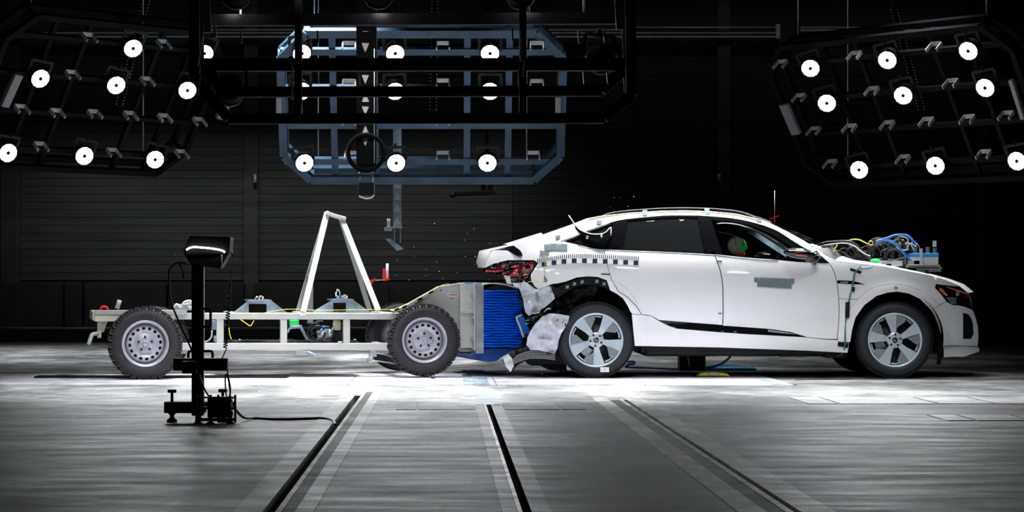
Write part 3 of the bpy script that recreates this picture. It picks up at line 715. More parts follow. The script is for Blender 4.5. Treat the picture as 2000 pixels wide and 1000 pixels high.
# side tops: white cant rail, dark window surround, roof rail
rail_w = [(1146,426.5),(1183,420.5),(1230,415.5),(1290,412),(1340,411),(1390,413),(1440,418),(1480,427),(1502,434.5),(1540,453.5),(1571,470.5),(1590,483),(1597,489),(1586,492),(1571,483.5),(1539,462.5),(1513,447),(1479,435.5),(1433,425.5),(1375,420.5),(1340,419.5),(1295,420),(1226,426.5),(1194,433),(1186,431)]
both(sheet(rail_w, S(-.002), 4), 'cant_rail', M['paint'])
sur_out = [(1094,471.5),(1148,449.5),(1194,433),(1226,426.5),(1295,420),(1340,419.5),(1375,420.5),(1433,425.5),(1479,435.5),(1513,447),(1539,462.5),(1571,483.5),(1586,492),(1592,497),(1560,512),(1520,508.5),(1456,504.2),(1396,498.4),(1290,492.8),(1215,489.8),(1171,488),(1148,484.5),(1128,478.5)]
sur_in = [(1113,471.5),(1150,454),(1196,438),(1228,430.5),(1296,425),(1340,424),(1375,425.5),(1430,431),(1470,441),(1506,457),(1535,475),(1553,489),(1556,500),(1520,503),(1456,500.5),(1396,495.2),(1290,489.8),(1215,486.8),(1171,484.5),(1148,480)]
both(sheet(sur_out, S(.001), 5, holes=[sur_in]), 'window_surround', M['satin'])
bl = MB().tube([SD(a, b_, -.002) for a, b_ in ((1096,471.5),(1148,450),(1194,434),(1226,427.6),(1295,421.2),(1340,420.6),(1375,421.6),(1433,426.6),(1479,436.6),(1513,448.4),(1539,464),(1571,485))], .004, 6, 3)
bl.tube([SD(a, b_, -.002) for a, b_ in ((1128,478.5),(1171,487.5),(1290,492.6),(1396,498),(1456,504),(1520,508.5))], .004, 6, 3)
both(bl, 'window_chrome_line', M['steel'])
gl = lambda o, nm, m, ins=.014: both(sheet(o, S(ins), 8, thick=None), nm, m)
gl([(1111,471.5),(1150,453),(1199,436),(1184,486),(1171,486),(1148,481)], 'rear_quarter_glass', M['tint'])
gl([(1224,430),(1296,424.5),(1340,423.5),(1365,424),(1378,496),(1290,491),(1215,488)], 'rear_door_glass', M['tint'])
gl([(1386,425.5),(1430,430.5),(1470,440.5),(1506,456.5),(1535,474.5),(1555,489),(1558,501),(1520,504),(1456,502),(1411,498)], 'front_door_glass', M['winglass'])
both(sheet([(1198,437),(1226,430),(1215,488),(1183,486.8)], S(-.001), 6), 'rear_pillar', M['satin'])
both(sheet([(1363,424),(1388,425.5),(1412,498.5),(1377,496.5)], S(-.001), 6), 'centre_pillar', M['satin'])
b = MB(); pts = [SD(a, b_, .035)+Vector((0,0,.0)) for a, b_ in ((1172,426),(1190,418),(1230,412.5),(1290,408.5),(1340,407.5),(1390,409),(1435,413),(1462,420),(1476,427))]
b.tube(pts, .014, 8, 3); both(b, 'roof_rail', M['railgrey'])
bl = MB().tube([SD(a, b_, -.006) for a, b_ in ((1150,428),(1183,422.5),(1230,417),(1290,413.8),(1340,412.8),(1390,415),(1440,420),(1480,430))], .0035, 6, 3)
bl.build('taped_cable', M['lime'], car)
def patch(pts, m, name='tape_patch', ins=-.010, label=None, th=.006):
    return sheet(pts, S(ins), 4, thick=(0, th, 0)).build(name, m, car, label=label)
for pts in ([(1255,410),(1264,410),(1264,421),(1255,421)], [(1166,430),(1176,431),(1174,438),(1165,437)], [(1375,406),(1385,406),(1387,418),(1378,418)], [(1479,427),(1488,428),(1487,433),(1478,432)],
            [(1063,477),(1085,475.6),(1108,477),(1108,489),(1086,488),(1064,489)], [(1055,489),(1073,492),(1071,499),(1054,497)], [(1085,461),(1094,459),(1094,465),(1086,467)], [(1046,573),(1051,572),(1053,581),(1048,582)],
            [(1473,542),(1551,544.5),(1551,554.5),(1546,554),(1546,563.6),(1479,560),(1479,552),(1473,551)]):
    patch(pts, M['tape'], label='grey cloth tape patch')
for pts in ([(1661,523.5),(1683,530),(1681,535),(1660,528)], [(1637,667),(1657.5,671),(1656,680),(1636,676)]): patch(pts, M['blacktape'], 'tape_patch', -.010, 'black tape strip')
# checkered measuring strip
topy = lambda x: 505.5-9.5*math.sin(min(1, (x-1049)/85)*PI/2)+max(0, (x-1134)/113)**1.3*4.6
b = sheet([(x_, topy(x_)) for x_ in range(1049, 1249, 9)]+[(x_, topy(x_)+18) for x_ in range(1246, 1048, -9)], S(-.009), 4, thick=(0,.004,0)); st_ = b.build('measuring_strip', M['whitetape'], car, label='white measuring strip with black squares and ticks')
for i, x_ in enumerate((1062.5,1082,1101.5,1121.5,1141.5,1162,1182,1202,1222,1242)):
    y_ = topy(x_)+8.5
    sheet([(x_-4.6,y_),(x_+4.6,y_),(x_+4.6,y_+9),(x_-4.6,y_+9)], S(-.012), 4, thick=(0,.003,0)).build('black_square', M['ink'], st_)
b = MB()
for i in range(50):
    x_ = 1050.5+i*4; y_ = topy(x_)
    sheet([(x_-.8,y_),(x_+.8,y_),(x_+.8,y_+7.5),(x_-.8,y_+7.5)], S(-.012), 4, thick=(0,.003,0), mb=b)
b.build('tick_mark', M['ink'], st_)
# door handles
for a0, y0, n_ in ((1201,520.5,1), (1417,529.5,2)):
    p = SD(a0+25, y0+4, -.016); mx = Matrix.Rotation(math.radians(3), 3, 'Y')
    both(MB().ball(p, (.115,.016,.0135), 24, 10, mx), 'door_handle', M['paint'])
for pts in ([(1174,534),(1191,535),(1191,537),(1174,536)], [(1400,509),(1410,509.3),(1410,511),(1400,510.7)], [(1403,611.5),(1409,611.5),(1409,613),(1403,613)]): patch(pts, M['ink'], 'position_mark', -.006)
# front wing badge, number on the wing, seams
both(sheet([(1635,547.5),(1663,548.5),(1677,551.5),(1689,555.5),(1660,555),(1636,553.5)], S(-.004), 4), 'wing_badge', M['gloss'])
def text(s, size, p, name, m, parent, rz=0, ext=.001, bold=.0, tilt=PI/2):
    c = bpy.data.curves.new('text', 'FONT'); c.body = s; c.size = size; c.extrude = ext; c.offset = bold; c.align_x = 'CENTER'; c.align_y = 'CENTER'; c.resolution_u = 3
    o = bpy.data.objects.new('text', c); me = bpy.data.meshes.new_from_object(o); bpy.data.objects.remove(o)
    me.transform(Matrix.Translation(p-OFF[parent]) @ Matrix.Rotation(rz, 4, 'Z') @ Matrix.Rotation(tilt, 4, 'X')); me.materials.clear(); me.materials.append(m)
    t = bpy.data.objects.new(name, me); sc.collection.objects.link(t); t.parent = parent; return t
text('e-tron', .028, SD(1649,551.2,-.008), 'badge_lettering', M['paper'], car)
text('22', .034, SD(1750,562,-.006), 'wing_number', M['ink'], car, bold=.001)
b = MB().tube([SD(a, b_, -.001) for a, b_ in ((1637,583.3),(1655,583.8),(1676,584.5))], .0022, 6, 2)
b.tube([SD(a, b_, .0) for a, b_ in ((1234,613.5),(1254,614.3),(1272,616.8),(1286,624.6))], .002, 6, 2)
b.tube([SD(a, b_, .001) for a, b_ in ((1654,622),(1660,604),(1676,584),(1698,565),(1728,555.5),(1760,555.5),(1792,565),(1820,582),(1832,594))], .0022, 6, 4)
b.tube([SD(a, b_, .001) for a, b_ in ((1192,547),(1206,552),(1222,562),(1236,578),(1244,592))], .0018, 6, 4)
both(b, 'panel_seam', M['boxgrey'])
b = MB().tube([SD(a, b_, -.0005) for a, b_ in ((1402,677.5),(1407,665),(1411,650))], .002, 6, 2).tube([SD(a, b_, -.0005) for a, b_ in ((1629,688),(1634,665))], .002, 6, 2)
both(b, 'sill_seam', M['boxgrey'])
# dark shell added behind the doors to block light through gaps; floor pan
both(sheet([(1240,490),(1396,500),(1619,516),(1632,540),(1638,600),(1640,672),(1400,672),(1252,668),(1250,610),(1215,560),(1195,495)], S(.05), 20, thick=(0,.03,0)), 'door_light_block', M['interior'])
b = MB().bb(1.98, 3.9, .12, 2*YC-.12, .235, .40).bb(.75, 1.98, .42, 2*YC-.42, .26, .62).bb(3.9, 5.0, .42, 2*YC-.42, .26, .75).bb(1.98,3.9,.30,2*YC-.30,.21,.25)
b.build('underbody', M['black'], car, bevel=.02)
for i, (x_, z_, l_) in enumerate(((1.93,.25,.2),(2.6,.22,.3),(3.3,.21,.25),(3.75,.20,.2))): MB().bb(x_, x_+l_, .15, .4, z_, z_+.06).build('underbody_bracket', M['black'], car, bevel=.01)
b = MB().bb(1.0, 1.98, .5, 2*YC-.5, .6, 1.0).bb(3.95, 4.9, .5, 2*YC-.5, .7, 1.0); b.build('inner_body', M['black'], car)
# wheel arches
def liner(c, r, a0=0, a1=180):
    b = MB(); n = 28; ring = [];
    for y_ in (.045, .40):
        ring.append([Vector((c[0]+r*math.cos(math.radians(a0+(a1-a0)*i/n)), y_, c[1]+.02+r*math.sin(math.radians(a0+(a1-a0)*i/n)))) for i in range(n+1)])
    m_ = Vector((c[0], .40, c[1]))
    b.add(ring[0]+ring[1]+[m_], [(i, i+1, n+2+i, n+1+i) for i in range(n)]+[(n+1+i, n+2+i, 2*n+2) for i in range(n)])
    return b
both(liner(WF, .475, -18, 198), 'wheel_arch_liner', M['black']); both(liner(WR, .52, -10, 190), 'wheel_arch_liner', M['black'])
flange = [(1077,556),(1085,563),(1098,557),(1118,548),(1140,541.5),(1160,541),(1188,547.5),(1193,568),(1180,561),(1162,556.5),(1142,556),(1122,561),(1106,570),(1092,580),(1084,580),(1078,566)]
both(sheet(flange, S(.014), 4), 'arch_flange', M['blacktape'], near_only=True)
for x_, y_ in ((1108,561),(1122,555),(1137,551),(1166,550),(1180,555)): sheet([(x_-3,y_-3),(x_+3,y_-4),(x_+3,y_+2),(x_-3,y_+3)], S(.008), 4).build('flange_clip', M['boxgrey'], car)
both(sheet([(1840,672),(1844,690),(1836,712),(1830,712),(1831,690),(1834,672)], S(.05), 5), 'splash_guard', M['black'])
# wheels
def annulus(mb, c, r0, r1, a0, a1, y0, y1, n=6, r0b=None):
    """block between two radii and two angles (degrees), from depth y0 (front) to y1"""
    A = [math.radians(a0+(a1-a0)*i/n) for i in range(n+1)]
    def ring(r, y_): return [Vector((c[0]+r*math.cos(a), y_, c[1]+r*math.sin(a))) for a in A]
    v = ring(r0, y0)+ring(r1, y0)+ring(r0, y1)+ring(r1, y1); m_ = n+1; f = []
    for i in range(n):
        f += [(i, i+1, m_+i+1, m_+i), (m_+i, m_+i+1, 3*m_+i+1, 3*m_+i), (i, 2*m_+i, 2*m_+i+1, i+1)]
    f += [(0, m_, 3*m_, 2*m_), (n, 2*m_+n, 3*m_+n, m_+n)]
    return mb.add(v, f, True)
def quad(mb, c, pts, y0, y1, yc0=None):
    v = []
    for y_ in (y0, y1):
        for r, a in pts:
            yy = y_ if yc0 is None or r > .1 else y_+yc0
            v.append(Vector((c[0]+r*math.cos(math.radians(a)), yy, c[1]+r*math.sin(math.radians(a)))))
    n = len(pts); return mb.add(v, [list(range(n)), list(range(2*n-1, n-1, -1))]+[(i, n+i, n+(i+1) % n, (i+1) % n) for i in range(n)], True)
def car_wheel(cx, open0, mirrored=False):
    c = (cx, .377); y0 = .035; parts = []
    t = MB().lathe((cx, y0, c[1]), (0, 1, 0), [(.268,.035),(.262,.012),(.275,.004),(.300,.0),(.335,.006),(.352,.022),(.368,.045),(.377,.08),(.377,.18),(.366,.225),(.34,.255),(.27,.25),(.26,.2)], 72)
    for k in range(90):
        a = 2*PI*k/90; m_ = Matrix.Rotation(-a, 3, 'Y')
        t.box((cx+.369*math.cos(a), y0+.043, c[1]+.369*math.sin(a)), (.010,.045,.012), m_)
    parts.append(('tyre', t, M['tire'], None))
    ln = MB()
    for r_ in (.292, .322): ln.lathe((cx, y0, c[1]), (0,1,0), [(r_,-.001+(.004 if r_ > .31 else .002)),(r_+.003,-.003+(.004 if r_ > .31 else .002)),(r_+.006,0+(.004 if r_ > .31 else .002))], 64)
    parts.append(('tyre_rib', ln, M['tire'], 'tyre'))
    r = MB().lathe((cx, y0, c[1]), (0,1,0), [(.246,.020),(.252,.010),(.266,.008),(.270,.016),(.268,.04),(.245,.06),(.235,.20)], 64)
    parts.append(('rim', r, M['alloy'], None))
    parts.append(('brake_disc', MB().lathe((cx, y0, c[1]), (0,1,0), [(0,.09),(.17,.09),(.17,.11),(.235,.115),(.24,.2)], 48), M['hubdark'], 'rim'))
    ca = MB(); annulus(ca, c, .10, .19, open0+130, open0+190, y0+.07, y0+.12, 8); parts.append(('brake_caliper', ca, M['steel'], 'rim'))
    for k in range(5):
        a = open0+72*k
        s = MB(); quad(s, c, [(.055,a+26),(.13,a+31),(.250,a+31.5),(.252,a+38),(.252,a+45),(.252,a+52),(.250,a+58),(.13,a+57),(.055,a+64)], y0+.012, y0+.035, .012)
        quad(s, c, [(.06,a+22),(.14,a+27),(.14,a+31.5),(.06,a+36)], y0+.02, y0+.045)
        parts.append(('spoke', s, M['alloy'], 'rim'))
        # finned insert: dark ground with bright fins
        g = MB(); quad(g, c, [(.10,a+24),(.15,a+13.5),(.225,a+12),(.250,a+18),(.250,a+31),(.10,a+31)], y0+.028, y0+.045); parts.append(('insert_ground', g, M['black'], 'rim'))
        f = MB(); A = math.radians(a+31); u = Vector((math.cos(A), 0, math.sin(A))); v = Vector((math.sin(A), 0, -math.cos(A)))
        C = Vector((cx, 0, c[1]))
        for j in range(7):
            o = .004+.0135*j; f.bar(C+u*(.115+o*.75)+v*o+Vector((0,y0+.024,0)), C+u*(.251-o*.30)+v*o+Vector((0,y0+.024,0)), .0065, .012, (0,1,0))
        parts.append(('fins', f, M['alloy'], 'rim'))
        w_ = MB(); quad(w_, c, [(.222,a-11),(.236,a-11),(.240,a+0),(.236,a+11),(.222,a+11),(.226,a)], y0+.04, y0+.06); parts.append(('window_ledge', w_, M['alloy'], 'rim'))
        A = math.radians(a+2+36-8)
        parts.append(('wheel_bolt', MB().cyl((cx+.056*math.cos(A), y0+.016, c[1]+.056*math.sin(A)), (cx+.056*math.cos(A), y0+.03, c[1]+.056*math.sin(A)), .011, 12), M['hubdark'], 'rim'))
    parts.append(('hub', MB().lathe((cx, y0, c[1]), (0,1,0), [(.074,.05),(.078,.03),(.074,.020),(.05,.021),(.03,.018),(0,.018)], 40), M['alloy'], 'rim'))
    cp = MB().lathe((cx, y0, c[1]), (0,1,0), [(.027,.02),(.027,.012),(.022,.009),(0,.009)], 28); parts.append(('centre_cap', cp, M['gloss'], 'rim'))
    lg = MB()
    for j in range(4):
        q = Vector((cx-.0135+.009*j, y0+.008, c[1])); lg.tube([q+Vector((.006*math.cos(2*PI*i/12), 0, .006*math.sin(2*PI*i/12))) for i in range(12)], .0011, 5, 1, True)
    parts.append(('cap_emblem', lg, M['chrome'], 'rim'))
    made = {}
    for nm, mb_, m_, par in parts:
        if mirrored: mb_ = mirror_mb(mb_, YC)
        # three levels only: wheel parts hang below tyre or rim
        o = mb_.build(nm, m_, made[par] if par else car); made.setdefault(nm, o)
    return made
wf = car_wheel(WF[0], 56); wr = car_wheel(WR[0], 88)
car_wheel(WF[0]-.02, 30, True); car_wheel(WR[0]+.02, 10, True)
s_ = MB().bb(P(1173,0,0).x, P(1190,0,0).x, .030, .034, P(0,727,0).z, P(0,717.5,0).z).build('tyre_sticker', M['paper'], wr['tyre'])
text('1', .04, P(1181.5,722,.028), 'sticker_mark', M['redink'], wr['tyre'])
text('x', .035, P(1727,602,.03), 'chalk_mark', M['redink'], wf['tyre']); text('x', .03, P(1211,635,.036), 'chalk_mark', M['redink'], wr['tyre'])
# headlamp
hl = [(1828,555),(1851,558.5),(1874,560.5),(1891,573),(1894,582),(1893,590),(1872,595.5),(1862,595),(1850,589),(1845,581),(1836,568)]
h_ = sheet(hl, S(-.003), 4); hlo = both(h_, 'headlamp', M['gloss'], label='black headlamp with amber strips')
for pts, m_ in (([(1833,564),(1839,563),(1852,577),(1847,578)], 'orange'), ([(1846,560.5),(1856,561.5),(1875,567.5),(1892,573.5),(1892,575.6),(1874,570),(1856,563.8)], 'orange'), ([(1884,575.5),(1893,576),(1892,584),(1884,581)], 'redlens')):
    sheet(pts, S(-.010), 3).build('amber_strip' if m_ == 'orange' else 'side_marker', M[m_], hlo)
for k in range(4): sheet([(1848+k*3,581+k*3.4),(1868,581.8+k*3.4),(1868,583+k*3.4),(1849+k*3,582.6+k*3.4)], S(-.010), 3).build('lamp_fin', M['alloy'], hlo)
MB().ball(SD(1868,573,.004), (.035,.012,.03)).build('lamp_projector', M['steel'], hlo)
# broken tail lamp
tl = [(948,523),(964,515),(992,508),(1015,508),(1043,508),(1051,514),(1036.5,537),(1031,549),(1006,551),(985,544),(964,535),(949,528)]
tlm = lambda ins: (lambda a, b_: SD(a, b_, ins+.05+.05*noise.noise(Vector((a*.09, b_*.11, 2)))))
tlo = sheet(tl, tlm(0), 4).build('tail_lamp', M['gloss'], car, label='broken tail lamp with dark red lens')
mirror_mb(sheet([(948,523),(964,515),(1040,508),(1046,514),(1032,535),(985,537),(949,528)], S(.01), 6), YC).build('tail_lamp', M['redlens'], car)
for pts, m_ in (([(966,520),(985,513),(992,515),(985,523),(974,527),(964,526)], 'redlens'), ([(1018,532),(1025,514),(1043,510),(1047,516),(1034,536),(1026,546)], 'redlens'), ([(1002,528),(1016,520),(1026,518),(1022,530),(1010,540),(1000,540)], 'redlens')):
    sheet(pts, tlm(-.02), 4).build('red_lens_shard', M[m_], tlo)
for pts in ([(948,528),(970,528.5),(984,526),(984,529),(968,531.5),(949,531)], [(981,542),(1000,534),(1012,522),(1014,525),(1004,537),(984,545)], [(996,522),(1006,518),(1016,517),(1008,523)]):
    sheet(pts, tlm(-.03), 3).build('red_light_bar', M['redglow'], tlo)
for k in range(14): 
    p = SD(random.uniform(972,1040), random.uniform(512,546), .0); MB().box(p, (random.uniform(.01,.03),.006,.008), Matrix.Rotation(random.uniform(-1,1), 3, 'Y')).build('lens_splinter', M['chrome' if k % 3 == 0 else 'redglow' if k % 3 == 1 else 'black'], tlo)
# bent trim / spoiler end standing up at the rear window
sp = [(1110,421.5),(1114,421),(1119,431),(1131,446),(1142,452.5),(1156,456),(1172,456.5),(1184,452),(1192,443),(1193.5,443),(1193,458),(1187,466),(1172,471),(1160,470),(1146,465),(1130,453),(1117,438)]
sheet(c2(sp, 2, True), lambda a, b_: SD(a, b_, -.07+.10*((1193-a)/83)**2), 4, thick=(0,.035,0)).build('torn_spoiler_end', M['gloss'], car, label='torn black spoiler end bent upwards')
MB().tube([SD(a, b_, -.075+.10*((1193-a)/83)**2) for a, b_ in ((1111,421),(1118,431.5),(1130,446.5),(1142,453.3),(1156,457),(1172,457.3),(1184,453),(1193,443.5),(1193,460))], .006, 6, 3).build('spoiler_edge', M['pipe'], car)
for a, b_ in ((1147,464),(1175,461)): MB().ball(SD(a, b_, -.085), .017, 10, 8).build('spoiler_fixing', M['chrome'], car)
sheet([(993,482),(1003,479.5),(1015,488),(1021,498),(1016,503),(1008,499),(998,490)], S(-.01), 5).build('tailgate_seal', M['gloss'], car)
# crumpled rear side and bumper pieces
def crum(pts, name, m, ins, amp, fr=.05, label=None, step=4):
    return sheet(pts, lambda a, b_: SD(a, b_, ins+amp*noise.noise(Vector((a*fr, b_*fr, ins*9)))+amp*.5*noise.noise(Vector((a*fr*2.4, b_*fr*2.4, 5)))), step, thick=(0,.012,0)).build(name, m, car, label=label)
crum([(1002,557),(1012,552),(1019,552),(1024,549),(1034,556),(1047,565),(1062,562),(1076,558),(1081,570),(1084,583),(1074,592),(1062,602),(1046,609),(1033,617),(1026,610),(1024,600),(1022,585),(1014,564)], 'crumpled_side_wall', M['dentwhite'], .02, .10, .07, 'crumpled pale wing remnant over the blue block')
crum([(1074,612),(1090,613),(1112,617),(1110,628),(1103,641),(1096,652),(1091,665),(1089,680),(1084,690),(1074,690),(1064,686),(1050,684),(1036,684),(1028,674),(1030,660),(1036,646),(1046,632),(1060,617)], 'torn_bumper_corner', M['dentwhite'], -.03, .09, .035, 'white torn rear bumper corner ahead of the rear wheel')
MB().ball(SD(1089,625,-.06), .008, 8, 6).build('bumper_hole', M['ink'], car)
for pts in ([(984,537),(996,540),(998,550),(1000,556),(990,554)], [(1000,552),(1012,553),(1018,560),(1004,560)]): crum(pts, 'broken_bracket', M['primer'], -.02, .06)
# black structure behind the torn skin
crum([(985,540),(1036,545),(1052,566),(1081,554),(1092,560),(1130,545),(1170,560),(1150,600),(1108,620),(1112,655),(1060,690),(1040,680),(1022,650),(1024,612),(1010,560)], 'crushed_rear_structure', M['black'], .22, .10, .05)
for k in range(26):
    a = random.uniform(1024, 1090); b_ = 618-(a-1024)*.22+random.uniform(-6, 16)
    p = SD(a, b_, random.uniform(-.02, .12)); q = p+Vector((random.uniform(.03,.12), random.uniform(-.02,.04), random.uniform(.0,.05)))
    MB().tube([p, (p+q)/2+Vector((0,-.01,random.uniform(-.02,.02))), q], random.uniform(.003,.007), 5, 3).build('bent_strut', M['black' if k % 3 else 'steel'], car)
tor = crum([(992,689),(1006,684),(1026,678),(1052,684),(1084,691),(1088,699),(1060,700),(1044,702),(1024,706),(1010,714),(1003,722),(998,728),(993,720),(986,712),(980,703)], 'torn_undertray', M['hubdark'], -.02, .10, .06, 'torn dark undertray hanging below the tail')
for k in range(5):
    MB().tube([SD(a, b_+k*3.2, -.05) for a, b_ in ((996,706-k),(1012,694),(1034,687),(1062,687),(1084,690))], .005, 5, 3).build('undertray_rib', M['boxgrey'], tor)
crum([(982,700),(992,690),(1000,700),(1004,714),(997,727),(988,716)], 'undertray_flap', M['primer'], -.07, .05)
crum([(1030,700),(1084,690),(1104,700),(1108,727),(1070,722)], 'rear_floor_pan', M['black'], .25, .08)
MB().box((1.06,.75,.27), (.5,1.0,.3)).box((.95,1.0,.50), (.45,.8,.4)).build('rear_floor_box', M['black'], car, bevel=.05)
# mirror
mp = SD(1580,500,-.10)
mo = MB().ball(SD(1563,495.5,-.15), (.165,.10,.052), 20, 12, Matrix.Rotation(math.radians(6), 3, 'Y')).ball(SD(1586,503,-.10), (.075,.07,.055), 14, 10).bar(SD(1592,512,0), SD(1584,503,-.10), .05, .04)
mr = both(mo, 'door_mirror', M['gloss'])
MB().bar(SD(1555,498.5,-.255), SD(1577,500.5,-.245), .014, .01).build('indicator_lens', M['orange'], mr)
both(sheet([(1589,492),(1600,497),(1619,513.5),(1604,514),(1592,508),(1586,500)], S(-.003), 4), 'mirror_base_trim', M['gloss'])
# inside: seats, dashboard, far belt strap
def seat(x, y_):
    b = MB(); b.box((x, y_, .62), (.5,.5,.2)); m_ = Matrix.Rotation(math.radians(-18), 3, 'Y'); b.box((x-.30, y_, .92), (.14,.48,.66), m_); b.box((x-.42, y_, 1.24), (.09,.26,.17), m_)
    b.build('front_seat', M['interior'], car, bevel=.05)
seat(2.85, .50); seat(2.85, 1.45)
MB().box((2.0, YC, .62), (.5,1.3,.2)).box((1.72, YC, .95), (.14,1.3,.6), Matrix.Rotation(math.radians(-20), 3, 'Y')).build('rear_seat', M['interior'], car, bevel=.05)
MB().box((3.72, YC, 1.02), (.45,1.5,.22)).box((3.9,YC,.8), (.3,1.6,.5)).build('dashboard', M['interior'], car, bevel=.06)
MB().lathe((3.38, 1.42, 1.05), Vector((-.9,0,.45)), [(.17,-.01),(.185,0),(.17,.012),(.16,0),(.17,-.01)], 28).build('steering_wheel', M['black'], car)
# ---- crash dummy at the wheel
dx, dy = 3.02, .50
dt = thing('crash_dummy', (dx, dy, .72), 'seated crash test dummy with green painted face inside the front door', 'dummy')
def skinned(name, joints, edges, m, parent, sub=2):
    me = bpy.data.meshes.new(name); off = OFF[parent]
    me.from_pydata([Vector(j[:3])-off for j in joints], edges, []); o = bpy.data.objects.new(name, me); sc.collection.objects.link(o); o.parent = parent
    OFF[o] = off; sk = o.modifiers.new('skin', 'SKIN'); 
    if not me.skin_vertices: me.attributes.new('skin', 'FLOAT', 'POINT')
    for i, j in enumerate(joints): me.skin_vertices[0].data[i].radius = (j[3], j[3] if len(j) < 5 else j[4])
    me.skin_vertices[0].data[0].use_root = True
    s = o.modifiers.new('sub', 'SUBSURF'); s.levels = s.render_levels = sub; me.materials.append(m); return o
J = [(dx-.05,dy,.76,.13),(dx-.10,dy,.92,.13),(dx-.12,dy,1.06,.15),(dx-.11,dy,1.14,.07),(dx-.08,dy,1.20,.05),
     (dx-.12,dy-.17,1.08,.06),(dx-.02,dy-.20,.87,.045),(dx+.20,dy-.16,.90,.035),(dx+.27,dy-.15,.91,.03),
     (dx-.12,dy+.17,1.08,.06),(dx-.02,dy+.20,.87,.045),(dx+.20,dy+.16,.90,.035),(dx+.27,dy+.15,.91,.03),
     (dx+.05,dy-.1,.75,.10),(dx+.40,dy-.12,.80,.075),(dx+.62,dy-.12,.47,.05),(dx+.75,dy-.12,.46,.04),
     (dx+.05,dy+.1,.75,.10),(dx+.40,dy+.12,.80,.075),(dx+.62,dy+.12,.47,.05),(dx+.75,dy+.12,.46,.04)]
E_ = [(0,1),(1,2),(2,3),(3,4),(2,5),(5,6),(6,7),(7,8),(2,9),(9,10),(10,11),(11,12),(0,13),(13,14),(14,15),(15,16),(0,17),(17,18),(18,19),(19,20)]
skinned('body', J, E_, M['tan'], dt)
hc = P(1441,480,dy)
MB().ball(hc+Vector((-.015,0,.0)), (.088,.075,.088), 20, 14).build('head', M['tan'], dt)
MB().ball(hc+Vector((.028,0,-.005)), (.060,.070,.082), 18, 12).ball(hc+Vector((.085,0,-.015)), (.014,.014,.022), 8, 8).build('green_face', M['green'], dt, label='green painted face')
MB().ball(hc+Vector((.025,0,-.085)), (.05,.055,.035), 14, 10).build('red_chin', M['red'], dt, label='red painted chin')
MB().ball(hc+Vector((-.035,-.07,-.035)), (.018,.012,.024), 10, 8).build('ear', M['tan'], dt)
MB().box(hc+Vector((.045,-.066,.015)), (.02,.012,.012)).build('eye', M['black'], dt)
MB().tube([hc+Vector((-.03,-.078*math.cos(a/6*PI-.0), .088*math.sin(a/6*PI))) for a in range(7)], .003, 5, 2).build('skull_seam', M['black'], dt)
# far belt strap / light pillar trim seen through the glass
MB().bar(P(1463,450,1.55), P(1538,499,1.35), .05, .03).build('inner_pillar_trim', M['zinc'], car)
MB().tube([P(a, b_, .25) for a, b_ in ((1400,437),(1420,436),(1450,441),(1490,456),(1520,474))], .004, 6, 3).tube([P(a, b_, .9) for a, b_ in ((1402,453),(1420,456),(1440,463))], .004, 6, 3).build('headliner_edge', M['pipe'], car)
# ---- measuring gear on the bonnet
t = thing('measuring_battery_box', P(1807,530,.7), 'white box with blue lid strapped on a plate on the car bonnet', 'measuring box')
px3 = lambda x0, x1, y0, y1, d0, d1: MB().bb(P(x0,0,d0).x, P(x1,0,d0).x, d0, d1, P(0,y1,d0).z, P(0,y0,d0).z)
px3(1784,1833,501,517,.55,.95).build('box', M['paper'], t, bevel=.006); px3(1783,1834,494.5,502.5,.54,.96).build('lid', M['bluebar'], t, bevel=.006)
px3(1772,1837,517,523,.45,1.25).build('base_plate', M['boxgrey'], t, bevel=.004); px3(1790,1838,524,531,.5,1.2).build('lower_plate', M['steel'], t)
for x_ in (1789, 1800, 1813, 1827): px3(x_-2.6,x_+2.6,482+random.random()*4,495,.6,.66).build('connector', M['steel'], t)
px3(1824,1829,470,482,.62,.68).build('aerial', M['pipe'], t); px3(1797,1802,486,517,.53,.56).build('strap', M['pipe'], t)
px3(1720,1796,509,520,.55,1.3).build('carrier_plate', M['pipe'], t)
MB().bar(P(1722,515,.5), P(1768,502,.5), .012).bar(P(1768,502,.5), P(1768,516,.5), .012).build('carrier_strut', M['steel'], t)
px3(1765,1773,503,520,.5,.56).build('sensor_block', M['hubdark'], t)
for x_, y_ in ((1737,519),(1810,531)): px3(x_-4,x_+4,y_-4,y_+4,.32,.4).build('suction_foot', M['black'], t)
px3(1724,1836,522,524,.40,.43).build('carrier_rail', M['black'], t)
def cable(pts, r, m, name, label, grp='cables on the car bonnet', d=.6, cat='cable', n=6):
    pts = [P(p[0], p[1], d if len(p) < 3 else p[2]) for p in pts]
    o = MB().tube(pts, r, n, 5).build(name, M[m]); return tag(o, label, cat, grp)
cable([(1592,500,.5),(1592,483),(1606,475),(1625,472),(1655,471),(1672,477),(1684,490),(1692,492)], .010, 'cabble', 'black_cable', 'thick black cable arching from the windscreen over the bonnet')
cable([(1586,490,.4),(1600,482,.5),(1622,477,.5),(1650,475,.5),(1668,480,.5),(1686,494,.5),(1700,500,.5)], .005, 'whitecab', 'pale_cable', 'pale cable arching beside the thick black one')
cable([(1592,486,.4),(1604,492,.4),(1620,494,.4),(1630,490,.4),(1631,485,.4),(1636,478,.4)], .006, 'lime', 'yellow_cable', 'yellow green cable sagging by the windscreen foot')
cable([(1656,471),(1666,467.5),(1680,469),(1692,475),(1703,478),(1704,472),(1699,471),(1697,477),(1700,478)], .006, 'lime', 'yellow_cable', 'yellow green cable with a small loop in mid bonnet')
cable([(1680,486),(1690,481),(1700,478),(1708,470),(1716,466)], .005, 'redlens', 'red_cable', 'thin red cable rising in mid bonnet')
